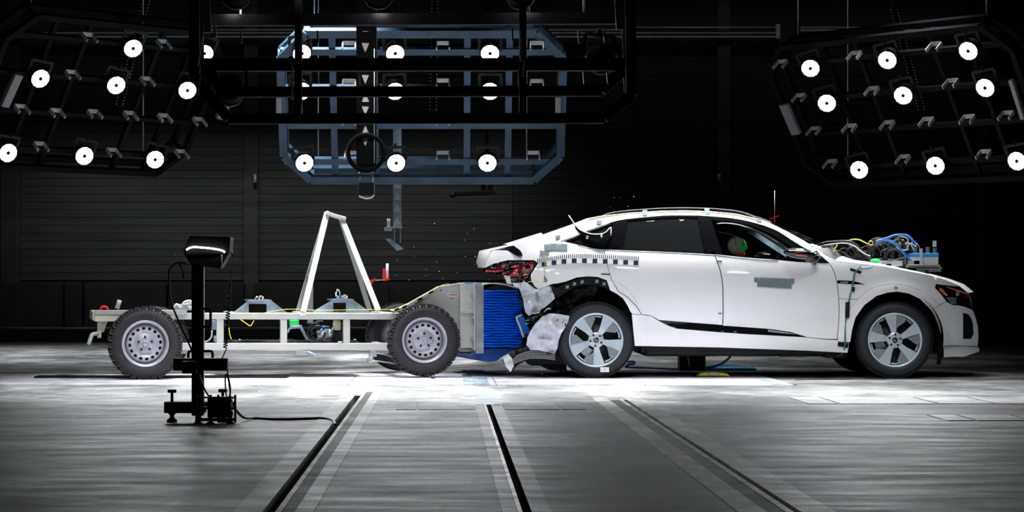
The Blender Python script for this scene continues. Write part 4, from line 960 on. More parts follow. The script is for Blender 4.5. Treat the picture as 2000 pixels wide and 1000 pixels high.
cable([(1711,473),(1720,469),(1735,470),(1748,476),(1757,485),(1768,498),(1778,509),(1793,520),(1806,527)], .014, 'bluecab', 'blue_hose', 'thick blue hose sweeping down to the box on the bonnet')
cable([(1722,468),(1736,464),(1748,459.5),(1765,459),(1775,462),(1784,471),(1790,478)], .012, 'bluecab', 'blue_hose', 'upper blue hose looping over the black cables')
cable([(1733,464),(1748,460),(1760,461),(1772,465),(1773,472),(1768,477)], .007, 'whitecab', 'pale_cable', 'pale cable wound round the upper blue hose')
cable([(1752,474),(1752,482),(1760,488),(1770,488),(1774,486)], .007, 'whitecab', 'pale_cable', 'short pale cable loop beside the lower blue hose')
cable([(1812,529),(1826,526),(1838,524),(1840,523)], .010, 'teal', 'green_hose', 'green hose end beneath the box on the bonnet')
for k in range(22):
    x0 = random.uniform(1690,1745); x1 = x0+random.uniform(20,50); yb_ = random.uniform(496,508); h = random.uniform(10,36)
    x1 = min(x1, 1784)
    cable([(x0,yb_),(x0+3,yb_-h*.7),((x0+x1)/2,yb_-h),(x1-3,yb_-h*.6),(x1,yb_+3)], random.uniform(.006,.013), 'cabble', 'black_cable', 'black cable loop in the tangle on the car bonnet', 'black cable loops in the bonnet tangle', d=random.uniform(.62,1.1))
for k in range(8):
    x0 = random.uniform(1610,1660); x1 = min(x0+random.uniform(30,60), 1700); h = random.uniform(8,28)
    cable([(x0,504),(x0+4,504-h*.8),((x0+x1)/2,504-h),(x1,506)], random.uniform(.007,.012), 'cabble', 'black_cable', 'black cable bundle lying near the windscreen foot', 'black cables near the windscreen foot', d=random.uniform(.6,1.1))
for k in range(10):
    x0 = random.uniform(1745,1790)
    cable([(x0,random.uniform(476,490)),(x0+6,random.uniform(464,480)),(x0+14,random.uniform(478,494))], .004, ('whitecab','lime','steel','teal')[k % 4], 'sensor_lead', 'thin sensor lead tangled behind the box on the bonnet', 'thin sensor leads behind the box', d=random.uniform(.55,.8))
b = MB().tube([P(1612,504,.6), P(1640,503,.8), P(1665,507,.8), P(1700,509,.8), P(1760,512,.8)], .035, 8, 3); tag(b.build('cable_bundle', M['cabble']), 'low black cable bundle lying along the bonnet', 'cable', 'cables on the car bonnet')
for pts, d0, lab in (([(1598,490),(1612,481),(1630,475),(1655,474),(1672,480),(1684,491),(1694,499),(1696,514),(1660,510),(1632,506),(1612,500)], .75, 'dark cable cover lying between the windscreen foot and the green pad'),
                     ([(1700,503),(1706,488),(1718,477),(1738,472),(1758,474),(1772,482),(1783,494),(1785,514),(1740,516),(1700,512)], .80, 'dark bulging cable bag in front of the blue lidded box')):
    b = sheet(pts, lambda a, c: P(a, c, d0+.08*noise.noise(Vector((a*.08, c*.09, 3)))), 4, thick=(0,.35,0)); tag(b.build('cable_cover', M['black']), lab, 'cover')
g = MB().ball(P(1710,509,.45), (.052,.05,.022), 18, 10); g = g.build('green_tape_roll', M['green']); tag(g, 'bright green pad lying on the bonnet among cables', 'pad')
cab = [SD(1682,518,-.006), SD(1669,533,-.008), SD(1666,550,-.008), SD(1663,563,-.008), SD(1659,588,-.012), SD(1657,605,-.012), SD(1652,628,-.01), SD(1650,650,-.01), SD(1649,678,-.008), SD(1640,694,.05), SD(1612,697,.12)]
for k in range(2): tag(MB().tube([p+Vector((.01*k*math.sin(i), 0, 0)) for i, p in enumerate(cab)], .0045, 6, 4).build('green_cable', M['teal']), 'thin green cable pair running down the front wing', 'cable', 'green cables on the front wing')
tag(sheet([(1652,590),(1660,590),(1659,621),(1651,621)], S(-.02), 5, thick=(0,.018,0)).build('sensor_box', M['black']), 'slim black sensor box taped upright on the front wing', 'sensor')
tag(sheet([(1666,560),(1670,561),(1669,570),(1664,569)], S(-.02), 4, thick=(0,.018,0)).build('cable_clip', M['black']), 'tiny black clip on the green cables above the wheel', 'clip')
tag(MB().tube([SD(1680,523,-.01), SD(1690,523,-.02), SD(1697,523,-.02), SD(1704,521,-.02)], .008, 6, 3).build('clamp', M['zinc']), 'small metal clamp at the bonnet edge', 'clamp')
tag(MB().tube([SD(1064,505,-.012), SD(1064.5,520,-.012), SD(1064,545,-.012), SD(1063,551,-.012), SD(1050,551,-.012), SD(1034,550,-.012), SD(1028,556,-.012)], .003, 6, 3).build('yellow_lead', M['lime']), 'thin yellow lead hanging at the tail lamp', 'cable')
tag(sheet([(1063,538),(1070,548),(1066,552),(1062,550)], S(-.015), 4, thick=(0,.006,0)).build('tape_flag', M['tape']), 'small grey tape flag on the yellow lead', 'tape')

# ------------------------------------------------------------------ the barrier trolley
a_ = math.radians(10.1); RX, RY = P(284,0,-.3).x, -.3
cart = thing('barrier_trolley', (RX, RY, 0), 'grey steel crash trolley on off-road tyres with blue honeycomb front', 'trolley', rz=a_)
def CP(px, py, yl=0.0):
    t = (px-VX)/F; A = RX-yl*math.sin(a_); B = RY+yl*math.cos(a_)
    x = (t*(D+B)-A)/(math.cos(a_)-t*math.sin(a_)); Yw = B+x*math.sin(a_)
    return Vector((x, yl, H-(py-VY)*(D+Yw)/F))
def cprism(pts, y0, y1, name, m, bevel=.0, label=None, par=None):
    b = MB(); n = len(pts); f = [CP(a, c, y0) for a, c in pts]; bk = [p+Vector((0, y1-y0, 0)) for p in f]
    b.add(f+bk, [list(range(n)), list(range(2*n-1, n-1, -1))]+[(i, n+i, n+(i+1) % n, (i+1) % n) for i in range(n)], True)
    return b.build(name, M[m], par or cart, bevel=bevel, label=label)
def crect(x0, x1, y0, y1, d0, d1, name, m, bevel=.004, label=None): return cprism([(x0,y0),(x1,y0),(x1,y1),(x0,y1)], d0, d1, name, m, bevel, label)
FY = .30; BYY = 1.42       # near and far frame rails
for d0, tag_ in ((FY, 1), (BYY, 0)):
    crect(335,795,611,624 if tag_ else 623,d0,d0+.08,'upper_beam','cart',.008)
    crect(335,770,670,684,d0,d0+.08,'lower_beam','cart',.008)
    for x0, x1 in ((423,437),(548,561),(671,684)): crect(x0,x1,624,670,d0+.005,d0+.075,'post','cart',.006)
crect(330,760,684,691,FY+.10,FY+.18,'skid_rail','cart2')
crect(185,340,615,628,FY-.05,FY+.10,'rear_beam','cream',.006); crect(185,365,606,615,FY-.06,FY+.12,'rear_top_plate','cart2',.004)
crect(185,240,606,628,BYY,BYY+.1,'rear_beam','cream',.006)
for x_ in (300, 460, 600, 760):
    p = CP(x_, 617, FY+.08); MB().bar(p, p+Vector((0, BYY-FY-.08, 0)), .07, .07, (0,0,1)).build('cross_member', M['cart'], cart, bevel=.005)
    if x_ > 300:
        p = CP(x_, 677, FY+.08); MB().bar(p, p+Vector((0, BYY-FY-.08, 0)), .05, .05, (0,0,1)).build('cross_member', M['cart'], cart, bevel=.005)
p = CP(190,617,FY); MB().bar(p, p+Vector((0, BYY-FY, 0)), .09, .09, (0,0,1)).build('rear_cross_beam', M['cream'], cart, bevel=.005)
crect(190,198,628,660,FY+.02,FY+.10,'tow_post','cream'); cprism([(198,628),(210,628),(203,648),(198,650)], FY+.04, FY+.06, 'gusset', 'cream')
MB().tube([CP(191,650,FY), CP(180,652,FY-.05), CP(178,658,FY-.05), CP(173,672,FY-.06)], [.022]*10, 10, 3).build('crank_handle', M['cart2'], cart, label='crank lever hanging at the rear end') if False else MB().tube([CP(193,651,FY), CP(181,653,FY-.04), CP(178,658,FY-.05), CP(173,673,FY-.06)], .020, 10, 3).build('crank_handle', M['cart2'], cart, label='crank lever hanging at the rear end')
MB().tube([CP(196,606,FY), CP(198,600,FY), CP(204,599,FY), CP(209,601,FY), CP(211,606,FY)], .012, 8, 3).build('red_eye_bolt', M['red'], cart, label='red lifting eye')
MB().cyl(CP(228,603,FY), CP(234,586,FY), .022, 12).build('valve', M['cart2'], cart)
MB().tube([CP(338,604,FY), CP(345,594,FY), CP(352,600,FY), CP(360,590,FY), CP(372,588,FY), CP(368,600,FY), CP(400,602,FY)], .010, 6, 4).tube([CP(340,600,FY+.1), CP(350,598,FY+.1), CP(362,595,FY+.1), CP(374,592,FY+.1)], .012, 6, 4).build('rear_hose', M['whitecab'], cart)
crect(342,372,594,606,FY,FY+.2,'valve_block','steel'); crect(364,392,586,606,FY+.1,FY+.2,'valve_block','cart2')
crect(414,422,626,644,FY+.1,FY+.2,'junction_box','zinc'); crect(418,424,656,668,FY+.05,FY+.15,'junction_box','zinc')
MB().tube([CP(380,665,FY+.1), CP(400,668,FY+.1), CP(412,660,FY+.1), CP(414,645,FY+.1)], .008, 6, 4).build('brake_hose', M['whitecab'], cart)
MB().tube([CP(447,640,FY-.01), CP(449,655,FY-.01), CP(452,662,FY-.02)], .005, 6, 3).build('yellow_wire', M['yellow'], cart)
MB().tube([CP(470,624,FY-.01), CP(484,634,FY-.02), CP(490,636,FY-.02), CP(496,626,FY-.01)], .005, 6, 4).tube([CP(440,610,FY-.01), CP(500,613,FY-.02), CP(560,604,FY-.01), CP(620,606,FY-.01), CP(700,605,FY-.01), CP(775,604,FY-.02)], .0025, 6, 4).build('yellow_wire', M['yellow'], cart)
# equipment brackets with cut-outs
def holeplate(out, hole, y, nm, m):
    sheet(out, lambda a, b_: CP(a, b_, y), 8, holes=[hole], thick=(0,.02,0)).build(nm, M[m], cart)
for y_ in (FY+.03, FY+.45):
    holeplate([(454,612),(485,587.5),(530,587),(563,612)], [(486,593.5),(521,593.5),(521,611),(486,611)], y_, 'ballast_bracket', 'zinc')
    holeplate([(607,611),(650,586),(690,586),(724,610)], [(651,591.5),(676,591.5),(676,609),(651,609)], y_, 'ballast_bracket', 'zinc')
for pts in ([(485,587),(530,587)], [(650,585.5),(690,585.5)]):
    a, c = CP(*pts[0], FY+.03), CP(*pts[1], FY+.03); MB().bb(a.x, c.x, FY+.02, FY+.48, a.z-.01, a.z+.008).build('bracket_top', M['steel'], cart)
for a, c in ((503,583),(510,582),(660,573),(674,580),(670,582)):
    p = CP(a, c, FY+.1); MB().tube([p+Vector((.02*math.cos(k*PI/4), .012*math.sin(k*PI/2), (.035 if c == 573 else .017)*math.sin(k*PI/4))) for k in range(8)], .009, 8, 3, True).build('shackle', M['chrome'], cart)
for a in (660, 672): MB().cyl(CP(a,580,FY+.1), CP(a,586,FY+.1), .018, 10).build('lifting_lug', M['bluebar'], cart)
# tall A-frame
def leg(p, q, wd, nm='frame_leg', m='cart'): MB().bar(p, q, wd, wd*.7, (0,1,0)).build(nm, M[m], cart, bevel=.005)
leg(CP(638.5,417,.78), CP(592,610,FY+.03), .055); leg(CP(638,417,.85), CP(582,609,BYY-.1), .05, m='cart2')
leg(CP(667,426,.78), CP(739,607,FY+.03), .055); leg(CP(667,430,.85), CP(722,606,BYY-.1), .05, m='cart2')
MB().bar(CP(635,416,.80), CP(674,428,.80), .035, .16, (0,1,0)).build('frame_top', M['cart'], cart, bevel=.004)
for a, c in ((640,416),(671,426)): MB().cyl(CP(a,c,.74), CP(a,c-4,.74), .012, 8).build('bolt', M['steel'], cart)
crect(601,612,538,632,.9,.98,'instrument_channel','steel')
MB().bar(CP(715,553,.6), CP(735,545,.6), .02).bar(CP(720,560,.6), CP(726,548,.6), .035).build('red_arm', M['red'], cart, label='red bracket arm')
MB().bar(CP(728,548,.6), CP(752,546,.6), .010).build('bracket_rod', M['zinc'], cart)
crect(749,754,525,547,.6,.66,'red_holder','red'); MB().cyl(CP(756.5,545,.6), CP(756.5,515,.6), .014, 12).build('marker_bottle', M['pipe'], cart)
MB().bar(CP(748,547,.6), CP(760,545,.6), .02, .05).build('red_holder_foot', M['red'], cart)
# things inside the frame
crect(566,584,625,636,FY+.2,FY+.3,'green_box','green',.006,'bright green box under the top beam'); crect(568,584,636,639,FY+.18,FY+.32,'box_bracket','zinc')
MB().bar(CP(586,636,FY+.2), CP(601,664,FY+.2), .03).bar(CP(566,640,FY+.2), CP(586,638,FY+.2), .03).bar(CP(566,641,FY+.2), CP(561,650,FY+.2), .02).build('pump_bracket', M['zinc'], cart, bevel=.003)
MB().cyl(CP(620,657,FY+.15), CP(640,652,FY+.15), .055, 16).ball(CP(642,652,FY+.15), .05, 12, 8).build('pump_motor', M['steel'], cart)
MB().cyl(CP(632,636,FY+.15), CP(632,641,FY+.15), .02, 12).build('blue_cap', M['bluecab'], cart)
MB().lathe(CP(658,645,FY+.2), (0,0,1), [(0,0),(.04,.0),(.042,.07),(.036,.08),(.036,.10),(0,.10)], 20).build('fluid_tank', M['tank'], cart)
MB().cyl(CP(660,667,FY+.25), CP(660,648,FY+.25), .065, 18).build('filter_housing', M['hubdark'], cart)
for k, (cx_, cy_, rr) in enumerate(((618,648,17),(622,650,14),(640,650,12),(626,646,19))):
    MB().tube([CP(cx_+rr*math.cos(j*PI/5), cy_+rr*math.sin(j*PI/5), FY+.08+.02*k) for j in range(9)], .008, 6, 4).build('hydraulic_hose', M['cabble'], cart)
for k in range(12):
    a = random.uniform(612,650); c = random.uniform(640,664); MB().cyl(CP(a,c,FY+.1), CP(a+random.uniform(-5,5),c+random.uniform(-4,4),FY+.12), random.uniform(.006,.014), 8).build('pipe_fitting', M[('chrome','steel','hubdark','bluebar')[k % 4]], cart)
crect(440,700,666.5,669,FY+.2,FY+.9,'floor_tray','hubdark')
for a in (465,480,545,566,600,690): MB().cyl(CP(a,664,FY+.25), CP(a+6,665,FY+.25), .012, 8).build('line_clip', M['steel'], cart)
crect(576,604,685,694,FY,FY+.05,'release_plate','steel'); MB().tube([CP(600,688,FY-.01), CP(608,690,FY-.02), CP(617,694,FY-.02)], .013, 8, 3).build('release_hook', M['zinc'], cart)
MB().cyl(CP(590,690,FY+.05), CP(735,685,FY+.1), .006, 6).build('pull_rod', M['steel'], cart)
MB().tube([CP(727,692,FY), CP(718,702,FY), CP(722,708,FY), CP(735,705,FY), CP(775,711,FY)], .007, 6, 4).tube([CP(735,690,FY), CP(760,695,FY), CP(790,712,FY)], .005, 6, 4).build('brake_cable', M['steel'], cart)
crect(722,736,684,697,FY,FY+.06,'caliper_mount','steel')
crect(586,597,613.5,617,FY-.004,FY,'label_strip','paper',0) ; crect(660,668,666.5,669,FY-.004,FY,'label_strip','paper',0)
# front side plates and barrier carrier
side = [(763,606),(800,598),(858,561.5),(904,553.5),(930,553.5),(930,682),(898,682),(898,640),(880,612),(790,612),(763,612)]
cprism([(800,598),(858,561.5),(904,553.5),(930,553.5),(930,682),(898,682),(885,640),(860,620),(800,612)], FY-.08, FY-.05, 'side_plate', 'cart', .003)
cprism([(800,598),(858,561.5),(904,553.5),(930,553.5),(930,682),(898,682),(885,640),(860,620),(800,612)], BYY, BYY+.03, 'side_plate', 'cart', .003)
cprism([(766,607),(790,598),(858,559.5),(904,552),(904,555),(858,563),(795,603),(775,610)], FY-.12, FY+.0, 'side_plate_flange', 'cart2', .002)
cprism([(800,610),(845,582),(900,560),(900,612)], FY+.2, FY+.24, 'inner_web', 'cart2')
crect(899,929,553,680,FY-.14,FY-.10,'bolting_plate','cart',.004); crect(899,926,605,612,FY-.17,FY-.14,'plate_rib','cart2')
crect(926,941,552.5,684,FY-.22,FY+.02,'carrier_post','cart2',.004); crect(926,941,552.5,684,BYY-.1,BYY+.15,'carrier_post','cart2',.004)
crect(930,945,556,690.5,FY-.27,BYY+.25,'barrier_back_plate','steel',.003); crect(898,930,682,687,FY-.1,FY+.3,'lower_flange','cart2')
for c in (580,620,661.5):
    MB().cyl(CP(922,c,FY-.15), CP(922,c,FY-.19), .020, 6).cyl(CP(922,c,FY-.19), CP(922,c,FY-.22), .010, 8).build('plate_bolt', M['steel'], cart)
    MB().bar(CP(918,c-3,FY-.20), CP(926,c+1,FY-.20), .012).build('bolt_lever', M['steel'], cart)
for c in range(565, 688, 10): MB().cyl(CP(942,c,FY-.27), CP(942,c,FY-.275), .006, 6).build('rivet', M['zinc'], cart)
crect(874,895,572,579,FY-.085,FY-.081,'warning_label','paper',0)
for k in range(5): crect(877+k*3.4,879.4+k*3.4,574.6,577,FY-.088,FY-.085,'label_lettering','redink',0)
crect(879,886,582,584.4,FY-.085,FY-.081,'small_label','zinc',0)
for a, c in ((843,569),(861,567),(899,575),(899,600)): MB().cyl(CP(a,c,FY-.08), CP(a,c,FY-.09), .008, 8).build('bolt', M['hubdark'], cart)
MB().tube([CP(762,606,FY-.1), CP(780,600,FY-.13), CP(820,581,FY-.13), CP(855,561,FY-.13), CP(872,555,FY-.13), CP(880,556,FY-.13)], .003, 6, 4).build('yellow_wire', M['yellow'], cart)
for a, c in ((775,604),(790,599),(820,584),(842,571)): MB().bar(CP(a-4,c+2,FY-.13), CP(a+4,c-2,FY-.13), .016, .02).build('cable_tie', M['blacktape'], cart)
# honeycomb block: folded blue layers
nl_ = 21; y0p, y1p = 566.0, 679.0
for k in range(nl_):
    ya1 = y0p+(y1p-y0p)*k/nl_; yb1 = y0p+(y1p-y0p)*(k+1)/nl_-.9
    j1, j2 = random.uniform(-2.5,2.5), random.uniform(-1.2,1.2)
    b = MB(); n = 10; v = []
    for i in range(n+1):
        x_ = 945+(1020+j1-945)*i/n; wob = .9*math.sin(i*1.1+k*.9)+random.uniform(-.5,.5); dep = random.uniform(-.012,.012)
        f0 = CP(x_, ya1+wob*.6, FY-.26); f1 = CP(x_, (ya1+yb1)/2+wob, FY-.285+dep); f2 = CP(x_, yb1+wob*.6, FY-.26)
        L = 1.70; v += [f0, f1, f2, f2+Vector((0,L,0)), f0+Vector((0,L,0))]
    f = []
    for i in range(n):
        for q in range(5): f.append((i*5+q, i*5+(q+1) % 5, (i+1)*5+(q+1) % 5, (i+1)*5+q))
    f += [(0,1,2,3,4), tuple(n*5+q for q in (4,3,2,1,0))]
    b.add(v, f, True).build('honeycomb_layer', M['blue'], cart)
crect(947,1017,568,678,FY-.235,FY+1.4,'honeycomb_core','darkblue',0)
cprism([(918,691),(945,680),(1020,680),(1019,684),(985,694),(970,705),(955,707),(940,705)], FY-.2, FY+1.3, 'lower_barrier_sheet', 'darkblue', .003)
b = MB(); top = c2([(938,557),(950,553),(965,552),(985,554),(1003,559),(1020,565)], 3); v = []
for a, c in top: p = CP(a, c, FY-.27); v += [p, p+Vector((0,1.6,0)), p+Vector((0,1.6,-.012)), p+Vector((0,0,-.012))]
f = []
for i in range(len(top)-1):
    for q in range(4): f.append((i*4+q, i*4+(q+1) % 4, (i+1)*4+(q+1) % 4, (i+1)*4+q))
b.add(v, f).build('top_sheet', M['paper'], cart, label='white peeled top sheet of the block')
cprism([(948,566),(956,561),(970,556.5),(990,557.5),(1010,563),(1020,567)], FY-.24, FY+1.2, 'top_cavity', 'black')
MB().bar(CP(906,552.5,FY-.1), CP(928,552.5,FY-.1), .015, .1).build('blue_tab', M['bluebar'], cart)
cprism([(1009,619),(1015,616),(1022,616),(1026,622),(1039,651),(1036,656),(1026,659),(1021,655)], FY-.40, FY-.28, 'bumper_pad', 'blue', .03, 'folded blue bumper pad end')
MB().tube([CP(1020,615,FY-.42), CP(1012,618,FY-.42), CP(1009,622,FY-.42), CP(1014,634,FY-.42), CP(1020,650,FY-.42), CP(1022,659,FY-.42)], .010, 8, 3).build('foam_edge', M['beige'], cart)
# trolley wheels
def disc_holes(c, y0):
    def prof(r):
        T = [(0,.0),(.045,.0),(.052,.002),(.075,.004),(.088,.022),(.10,.030),(.125,.020),(.15,.014),(.172,.022),(.182,.045),(.20,.05)]
        return interp(T, r)
    ho = []
    for k in range(16):
        a = 2*PI*k/16+.1; ho.append([(c[0]+.148*math.cos(a)+.014*math.cos(t_)*math.cos(a)-.018*math.sin(t_)*math.sin(a), c[1]+.148*math.sin(a)+.014*math.cos(t_)*math.sin(a)+.018*math.sin(t_)*math.cos(a)) for t_ in [2*PI*j/10 for j in range(10)]])
    out = [(c[0]+.186*math.cos(2*PI*j/60), c[1]+.186*math.sin(2*PI*j/60)) for j in range(60)]
    return sheet(out, lambda x, z: Vector((x, y0+.028+prof(math.hypot(x-c[0], z-c[1])), z)), .013, holes=ho, thick=(0,.01,0))
def cart_wheel(cx, cz, y0, far=False):
    R = .358; c = (cx, cz)
    s = -1 if far else 1
    t = MB().lathe((cx, y0, cz), (0, s, 0), [(.222,.03),(.225,.010),(.245,.0),(.285,-.006),(.320,.004),(.338,.022),(.346,.05),(.347,.19),(.335,.215),(.28,.225),(.222,.21)], 64)
    for k in range(64):
        a = 2*PI*k/64; m_ = Matrix.Rotation(-a, 3, 'Y') @ Matrix.Rotation(.25 if k % 2 else -.15, 3, 'X')
        l_ = .075 if k % 2 else .055
        t.box((cx+(R-.010)*math.cos(a), y0+s*(.012+l_/2), cz+(R-.010)*math.sin(a)), (.022,l_,.0185), m_)
        t.box((cx+(R-.024)*math.cos(a), y0+s*(.010), cz+(R-.024)*math.sin(a)), (.028 if k % 2 else .018,.016,.016), m_)
        t.box((cx+(R-.008)*math.cos(a+.05), y0+s*(.13), cz+(R-.008)*math.sin(a+.05)), (.016,.09,.02), m_)
    ty = t.build('tyre', M['tire2'], cart)
    if far: 
        MB().lathe((cx, y0, cz), (0, s, 0), [(.22,.02),(.19,.05),(.05,.03),(0,.03)], 32).build('rim', M['steelwheel'], cart); return
    rb = MB().lathe((cx, y0, cz), (0,1,0), [(.190,.085),(.196,.055),(.200,.020),(.212,.004),(.224,.002),(.228,.010),(.222,.03)], 64).build('rim', M['steelwheel'], cart)
    disc_holes(c, y0).build('wheel_disc', M['steelwheel'], rb)
    MB().lathe((cx, y0, cz), (0,1,0), [(0,.09),(.19,.09)], 32).build('brake_drum', M['hubdark'], rb)
    for k in range(5):
        a = 2*PI*k/5+.35; q = Vector((cx+.066*math.cos(a), y0+.040, cz+.066*math.sin(a)))
        MB().cyl(q, q+Vector((0,-.022,0)), .013, 6).build('wheel_nut', M['hubdark'], rb)
    MB().lathe((cx, y0, cz), (0,1,0), [(.030,.03),(.030,.008),(.024,.002),(.018,.004),(.018,.012),(0,.012)], 24).build('hub_cap', M['steelwheel'], rb)
    MB().lathe((cx, y0, cz), (0,1,0), [(.024,.0045),(.022,.001),(.019,.004)], 20).build('hub_ring', M['bluebar'], rb)
pr, pf = CP(284,671.5,0), CP(830,664.5,0)
cart_wheel(pr.x, pr.z, 0); cart_wheel(pf.x, pf.z, 0)
TW = 1.66
cart_wheel(CP(300,670,TW).x+.0, pr.z, TW, True); cart_wheel(pf.x-.0, pf.z, TW, True)
for p in (pr, pf): MB().bar((p.x, .12, p.z), (p.x, TW-.12, p.z), .08, .08, (0,0,1)).build('axle', M['hubdark'], cart, bevel=.01)
crect(900,916,680,690,FY+.1,FY+.4,'stub_mount','hubdark')

# ------------------------------------------------------------------ sensor stand in the foreground
SY = -7.1
t = thing('sensor_stand', (P(396,0,SY).x, SY, 0), 'black upright stand with lit head in the left foreground', 'stand')
def sbox(x0, x1, y0, y1, d0, d1, nm, m='black', bevel=.004, par=None): return MB().bb(P(x0,0,SY+d0).x, P(x1,0,SY+d0).x, SY+d0, SY+d1, P(0,y1,SY+d0).z, P(0,y0,SY+d0).z).build(nm, M[m], par or t, bevel=bevel)
col = sbox(374,397,515,812,0,.09,'column')
for x_ in (380, 391): sbox(x_-.8,x_+.8,520,812,-.006,0,'column_groove','hubdark',0,col)
sbox(395.5,398,520,780,-.002,.05,'column_edge_rail','steel',0)
sbox(320,400,785,807,-.03,.10,'base_arm'); sbox(322,460,809,822,-.01,.35,'base_foot')  if False else None
sbox(390,460,785,800,.05,.12,'base_arm')
for x_, y_ in ((336,764),(435,763)):
    k_ = MB().cyl(P(x_,y_+20,SY+.03), P(x_,y_,SY+.03), .010, 10).build('levelling_screw', M['black'], t)
    MB().bar(P(x_-8.5,y_,SY+.03), P(x_+8.5,y_,SY+.03), .022).build('screw_handle', M['black'], k_, bevel=.004)
MB().lathe(P(336,824,SY+.03), (0,0,1), [(0,0),(.035,0),(.035,.012),(.016,.03),(.016,.045),(.026,.055),(.026,.075),(0,.075)], 20).build('levelling_foot', M['black'], t)
MB().lathe(P(436,824,SY+.03), (0,0,1), [(0,0),(.035,0),(.035,.012),(.016,.03),(.016,.045),(.026,.055),(.026,.075),(0,.075)], 20).build('levelling_foot', M['black'], t)
MB().lathe(P(389,826,SY+.2), (0,0,1), [(0,0),(.035,0),(.035,.012),(.016,.03),(.016,.09),(0,.09)], 20).build('levelling_foot', M['black'], t)
sbox(338,444,700,724,-.04,.04,'middle_case','black',.006)
cu = sbox(355,383,706,730,-.16,-.04,'motor_cube','black',.006)
for k in range(4): sbox(357+k*7,359+k*7,709,728,-.165,-.16,'cooling_fin','hubdark',0,cu)
def handle(pts, d=-.02, r=.009): MB().tube([P(a, b_, SY+d) for a, b_ in pts], r, 8, 3).build('handle', M['black'], t)
handle([(397,603),(409,603),(411,606),(411,634),(409,638),(397,638)]); handle([(368,699),(368,690),(371,686),(383,686)]); handle([(397,686),(412,686),(415,690),(415,699)])
# head
b = MB().prism([(370,461),(450,463),(448,496),(361,500),(358,494)], lambda a, c: P(a, c, SY-.05), (0,.26,0)); b.build('head_housing', M['black'], t, bevel=.008)
b = MB().prism([(358,494),(448,493),(430,524),(372,516)], lambda a, c: P(a, c, SY-.03), (0,.22,0)); b.build('head_lower', M['black'], t, bevel=.006)
MB().tube([P(a, c, SY-.075) for a, c in ((364,488),(371,484),(379,482.5),(395,483.5),(415,485.5),(433,489),(439,493))], .0055, 8, 3).build('light_strip', M['leds'], t, label='glowing white light strip')
b = MB()
sbox(432,434.5,497,520,-.06,-.05,'bright_edge','pipe',0)
MB().tube([P(a, c, SY) for a, c in ((362,488),(345,490),(335,494),(334,500),(342,497))], .004, 6, 4).build('aerial_wire', M['pipe'], t)
def cbl(pts, r, nm, lab, d=0, m='cabble'):
    return tag(MB().tube([P(p[0], p[1], SY+(d if len(p) < 3 else p[2])) for p in pts], r, 6, 5).build(nm, M[m]), lab, 'cable', 'cables of the foreground stand')
cbl([(364,515),(348,513),(335,520),(330,535),(333,584),(350,630),(374,683),(385,720),(397,755),(410,777)], .006, 'power_cable', 'thin black cable bowing left of the stand column', -.05)
cbl([(350,513),(357,530),(358,545)], .005, 'short_cable', 'short black cable end under the stand head', -.05)
co = []; 
for k in range(30*10):
    u = k/300; cx_ = 452+(440-452)*u; cy_ = 525+(680-525)*u; r_ = .5+3.2*min(1, u*2.2); co.append(P(cx_+r_*math.cos(k*2*PI/10), cy_, SY+.02+.011*math.sin(k*2*PI/10)*min(1, u*2)))
o = MB().tube([P(448,492,SY), P(455,498,SY), P(458,512,SY)]+co+[P(441,684,SY+.02), P(434,700,SY), P(427,714,SY)], .0042, 5, 1).build('coiled_cable', M['cabble']); tag(o, 'coiled black cable hanging right of the stand column', 'cable', 'cables of the foreground stand')
cbl([(440,700),(446,735),(450,760),(447,775),(442,772),(440,748),(441,732),(445,736),(450,770)], .005, 'loop_cable', 'black cable loop rising above the stand foot unit')
fl = [P(458,798,SY), P(470,805,SY)]
tag(MB().tube([P(458,797,SY-.02), Vector((P(475,808,-7.0).x, -7.0, .03)), *[Vector(((a-VX)*(H/(c-VY)), H*F/(c-VY)-D, .008)) for a, c in ((499,819),(540,821),(592,820),(625,819),(645,821),(652,826),(655,832))]], .009, 8, 5).build('floor_cable', M['cabble']), 'black cable snaking along the floor from the stand to the slot', 'cable')
# drive unit on the stand foot
t2 = thing('drive_unit', (P(425,0,SY-.1).x, SY-.1, 0), 'black frame unit with small fans at the foot of the stand', 'drive unit')
def ubox(x0, x1, y0, y1, d0, d1, nm, m='black', bevel=.003): return MB().bb(P(x0,0,SY+d0).x, P(x1,0,SY+d0).x, SY+d0, SY+d1, P(0,y1,SY+d0).z, P(0,y0,SY+d0).z).build(nm, M[m], t2, bevel=bevel)
for x_ in (381, 409, 424, 447, 457): ubox(x_,x_+4,771,826,-.14,-.11,'frame_post'); 
ubox(381,461,775,778,-.15,-.10,'frame_rail','hubdark'); ubox(381,461,817,823,-.15,-.10,'frame_rail'); ubox(381,461,795,799,-.14,-.10,'frame_rail')
ubox(405,452,776,816,-.10,.0,'motor_case')
for x_, y_ in ((416,806),(434,806),(448,808),(420,786)):
    w_ = MB().lathe(P(x_,y_,SY-.11), (0,-1,0), [(.022,0),(.026,.0),(.026,.02),(.020,.02),(.018,.006),(0,.006)], 18).build('fan_ring', M['hubdark'], t2)
for x_ in (383, 407, 446): MB().lathe(P(x_+4,829,SY-.12), (0,0,1), [(0,0),(.03,0),(.03,.01),(.012,.02),(.012,.05),(0,.05)], 14).build('foot', M['black'], t2)
for k in range(7): MB().tube([P(404+random.uniform(0,45),800,SY-.12), P(404+random.uniform(0,50),782,SY-.16), P(404+random.uniform(0,50),790,SY-.15)], .004, 5, 4).build('unit_wire', M['cabble'], t2)

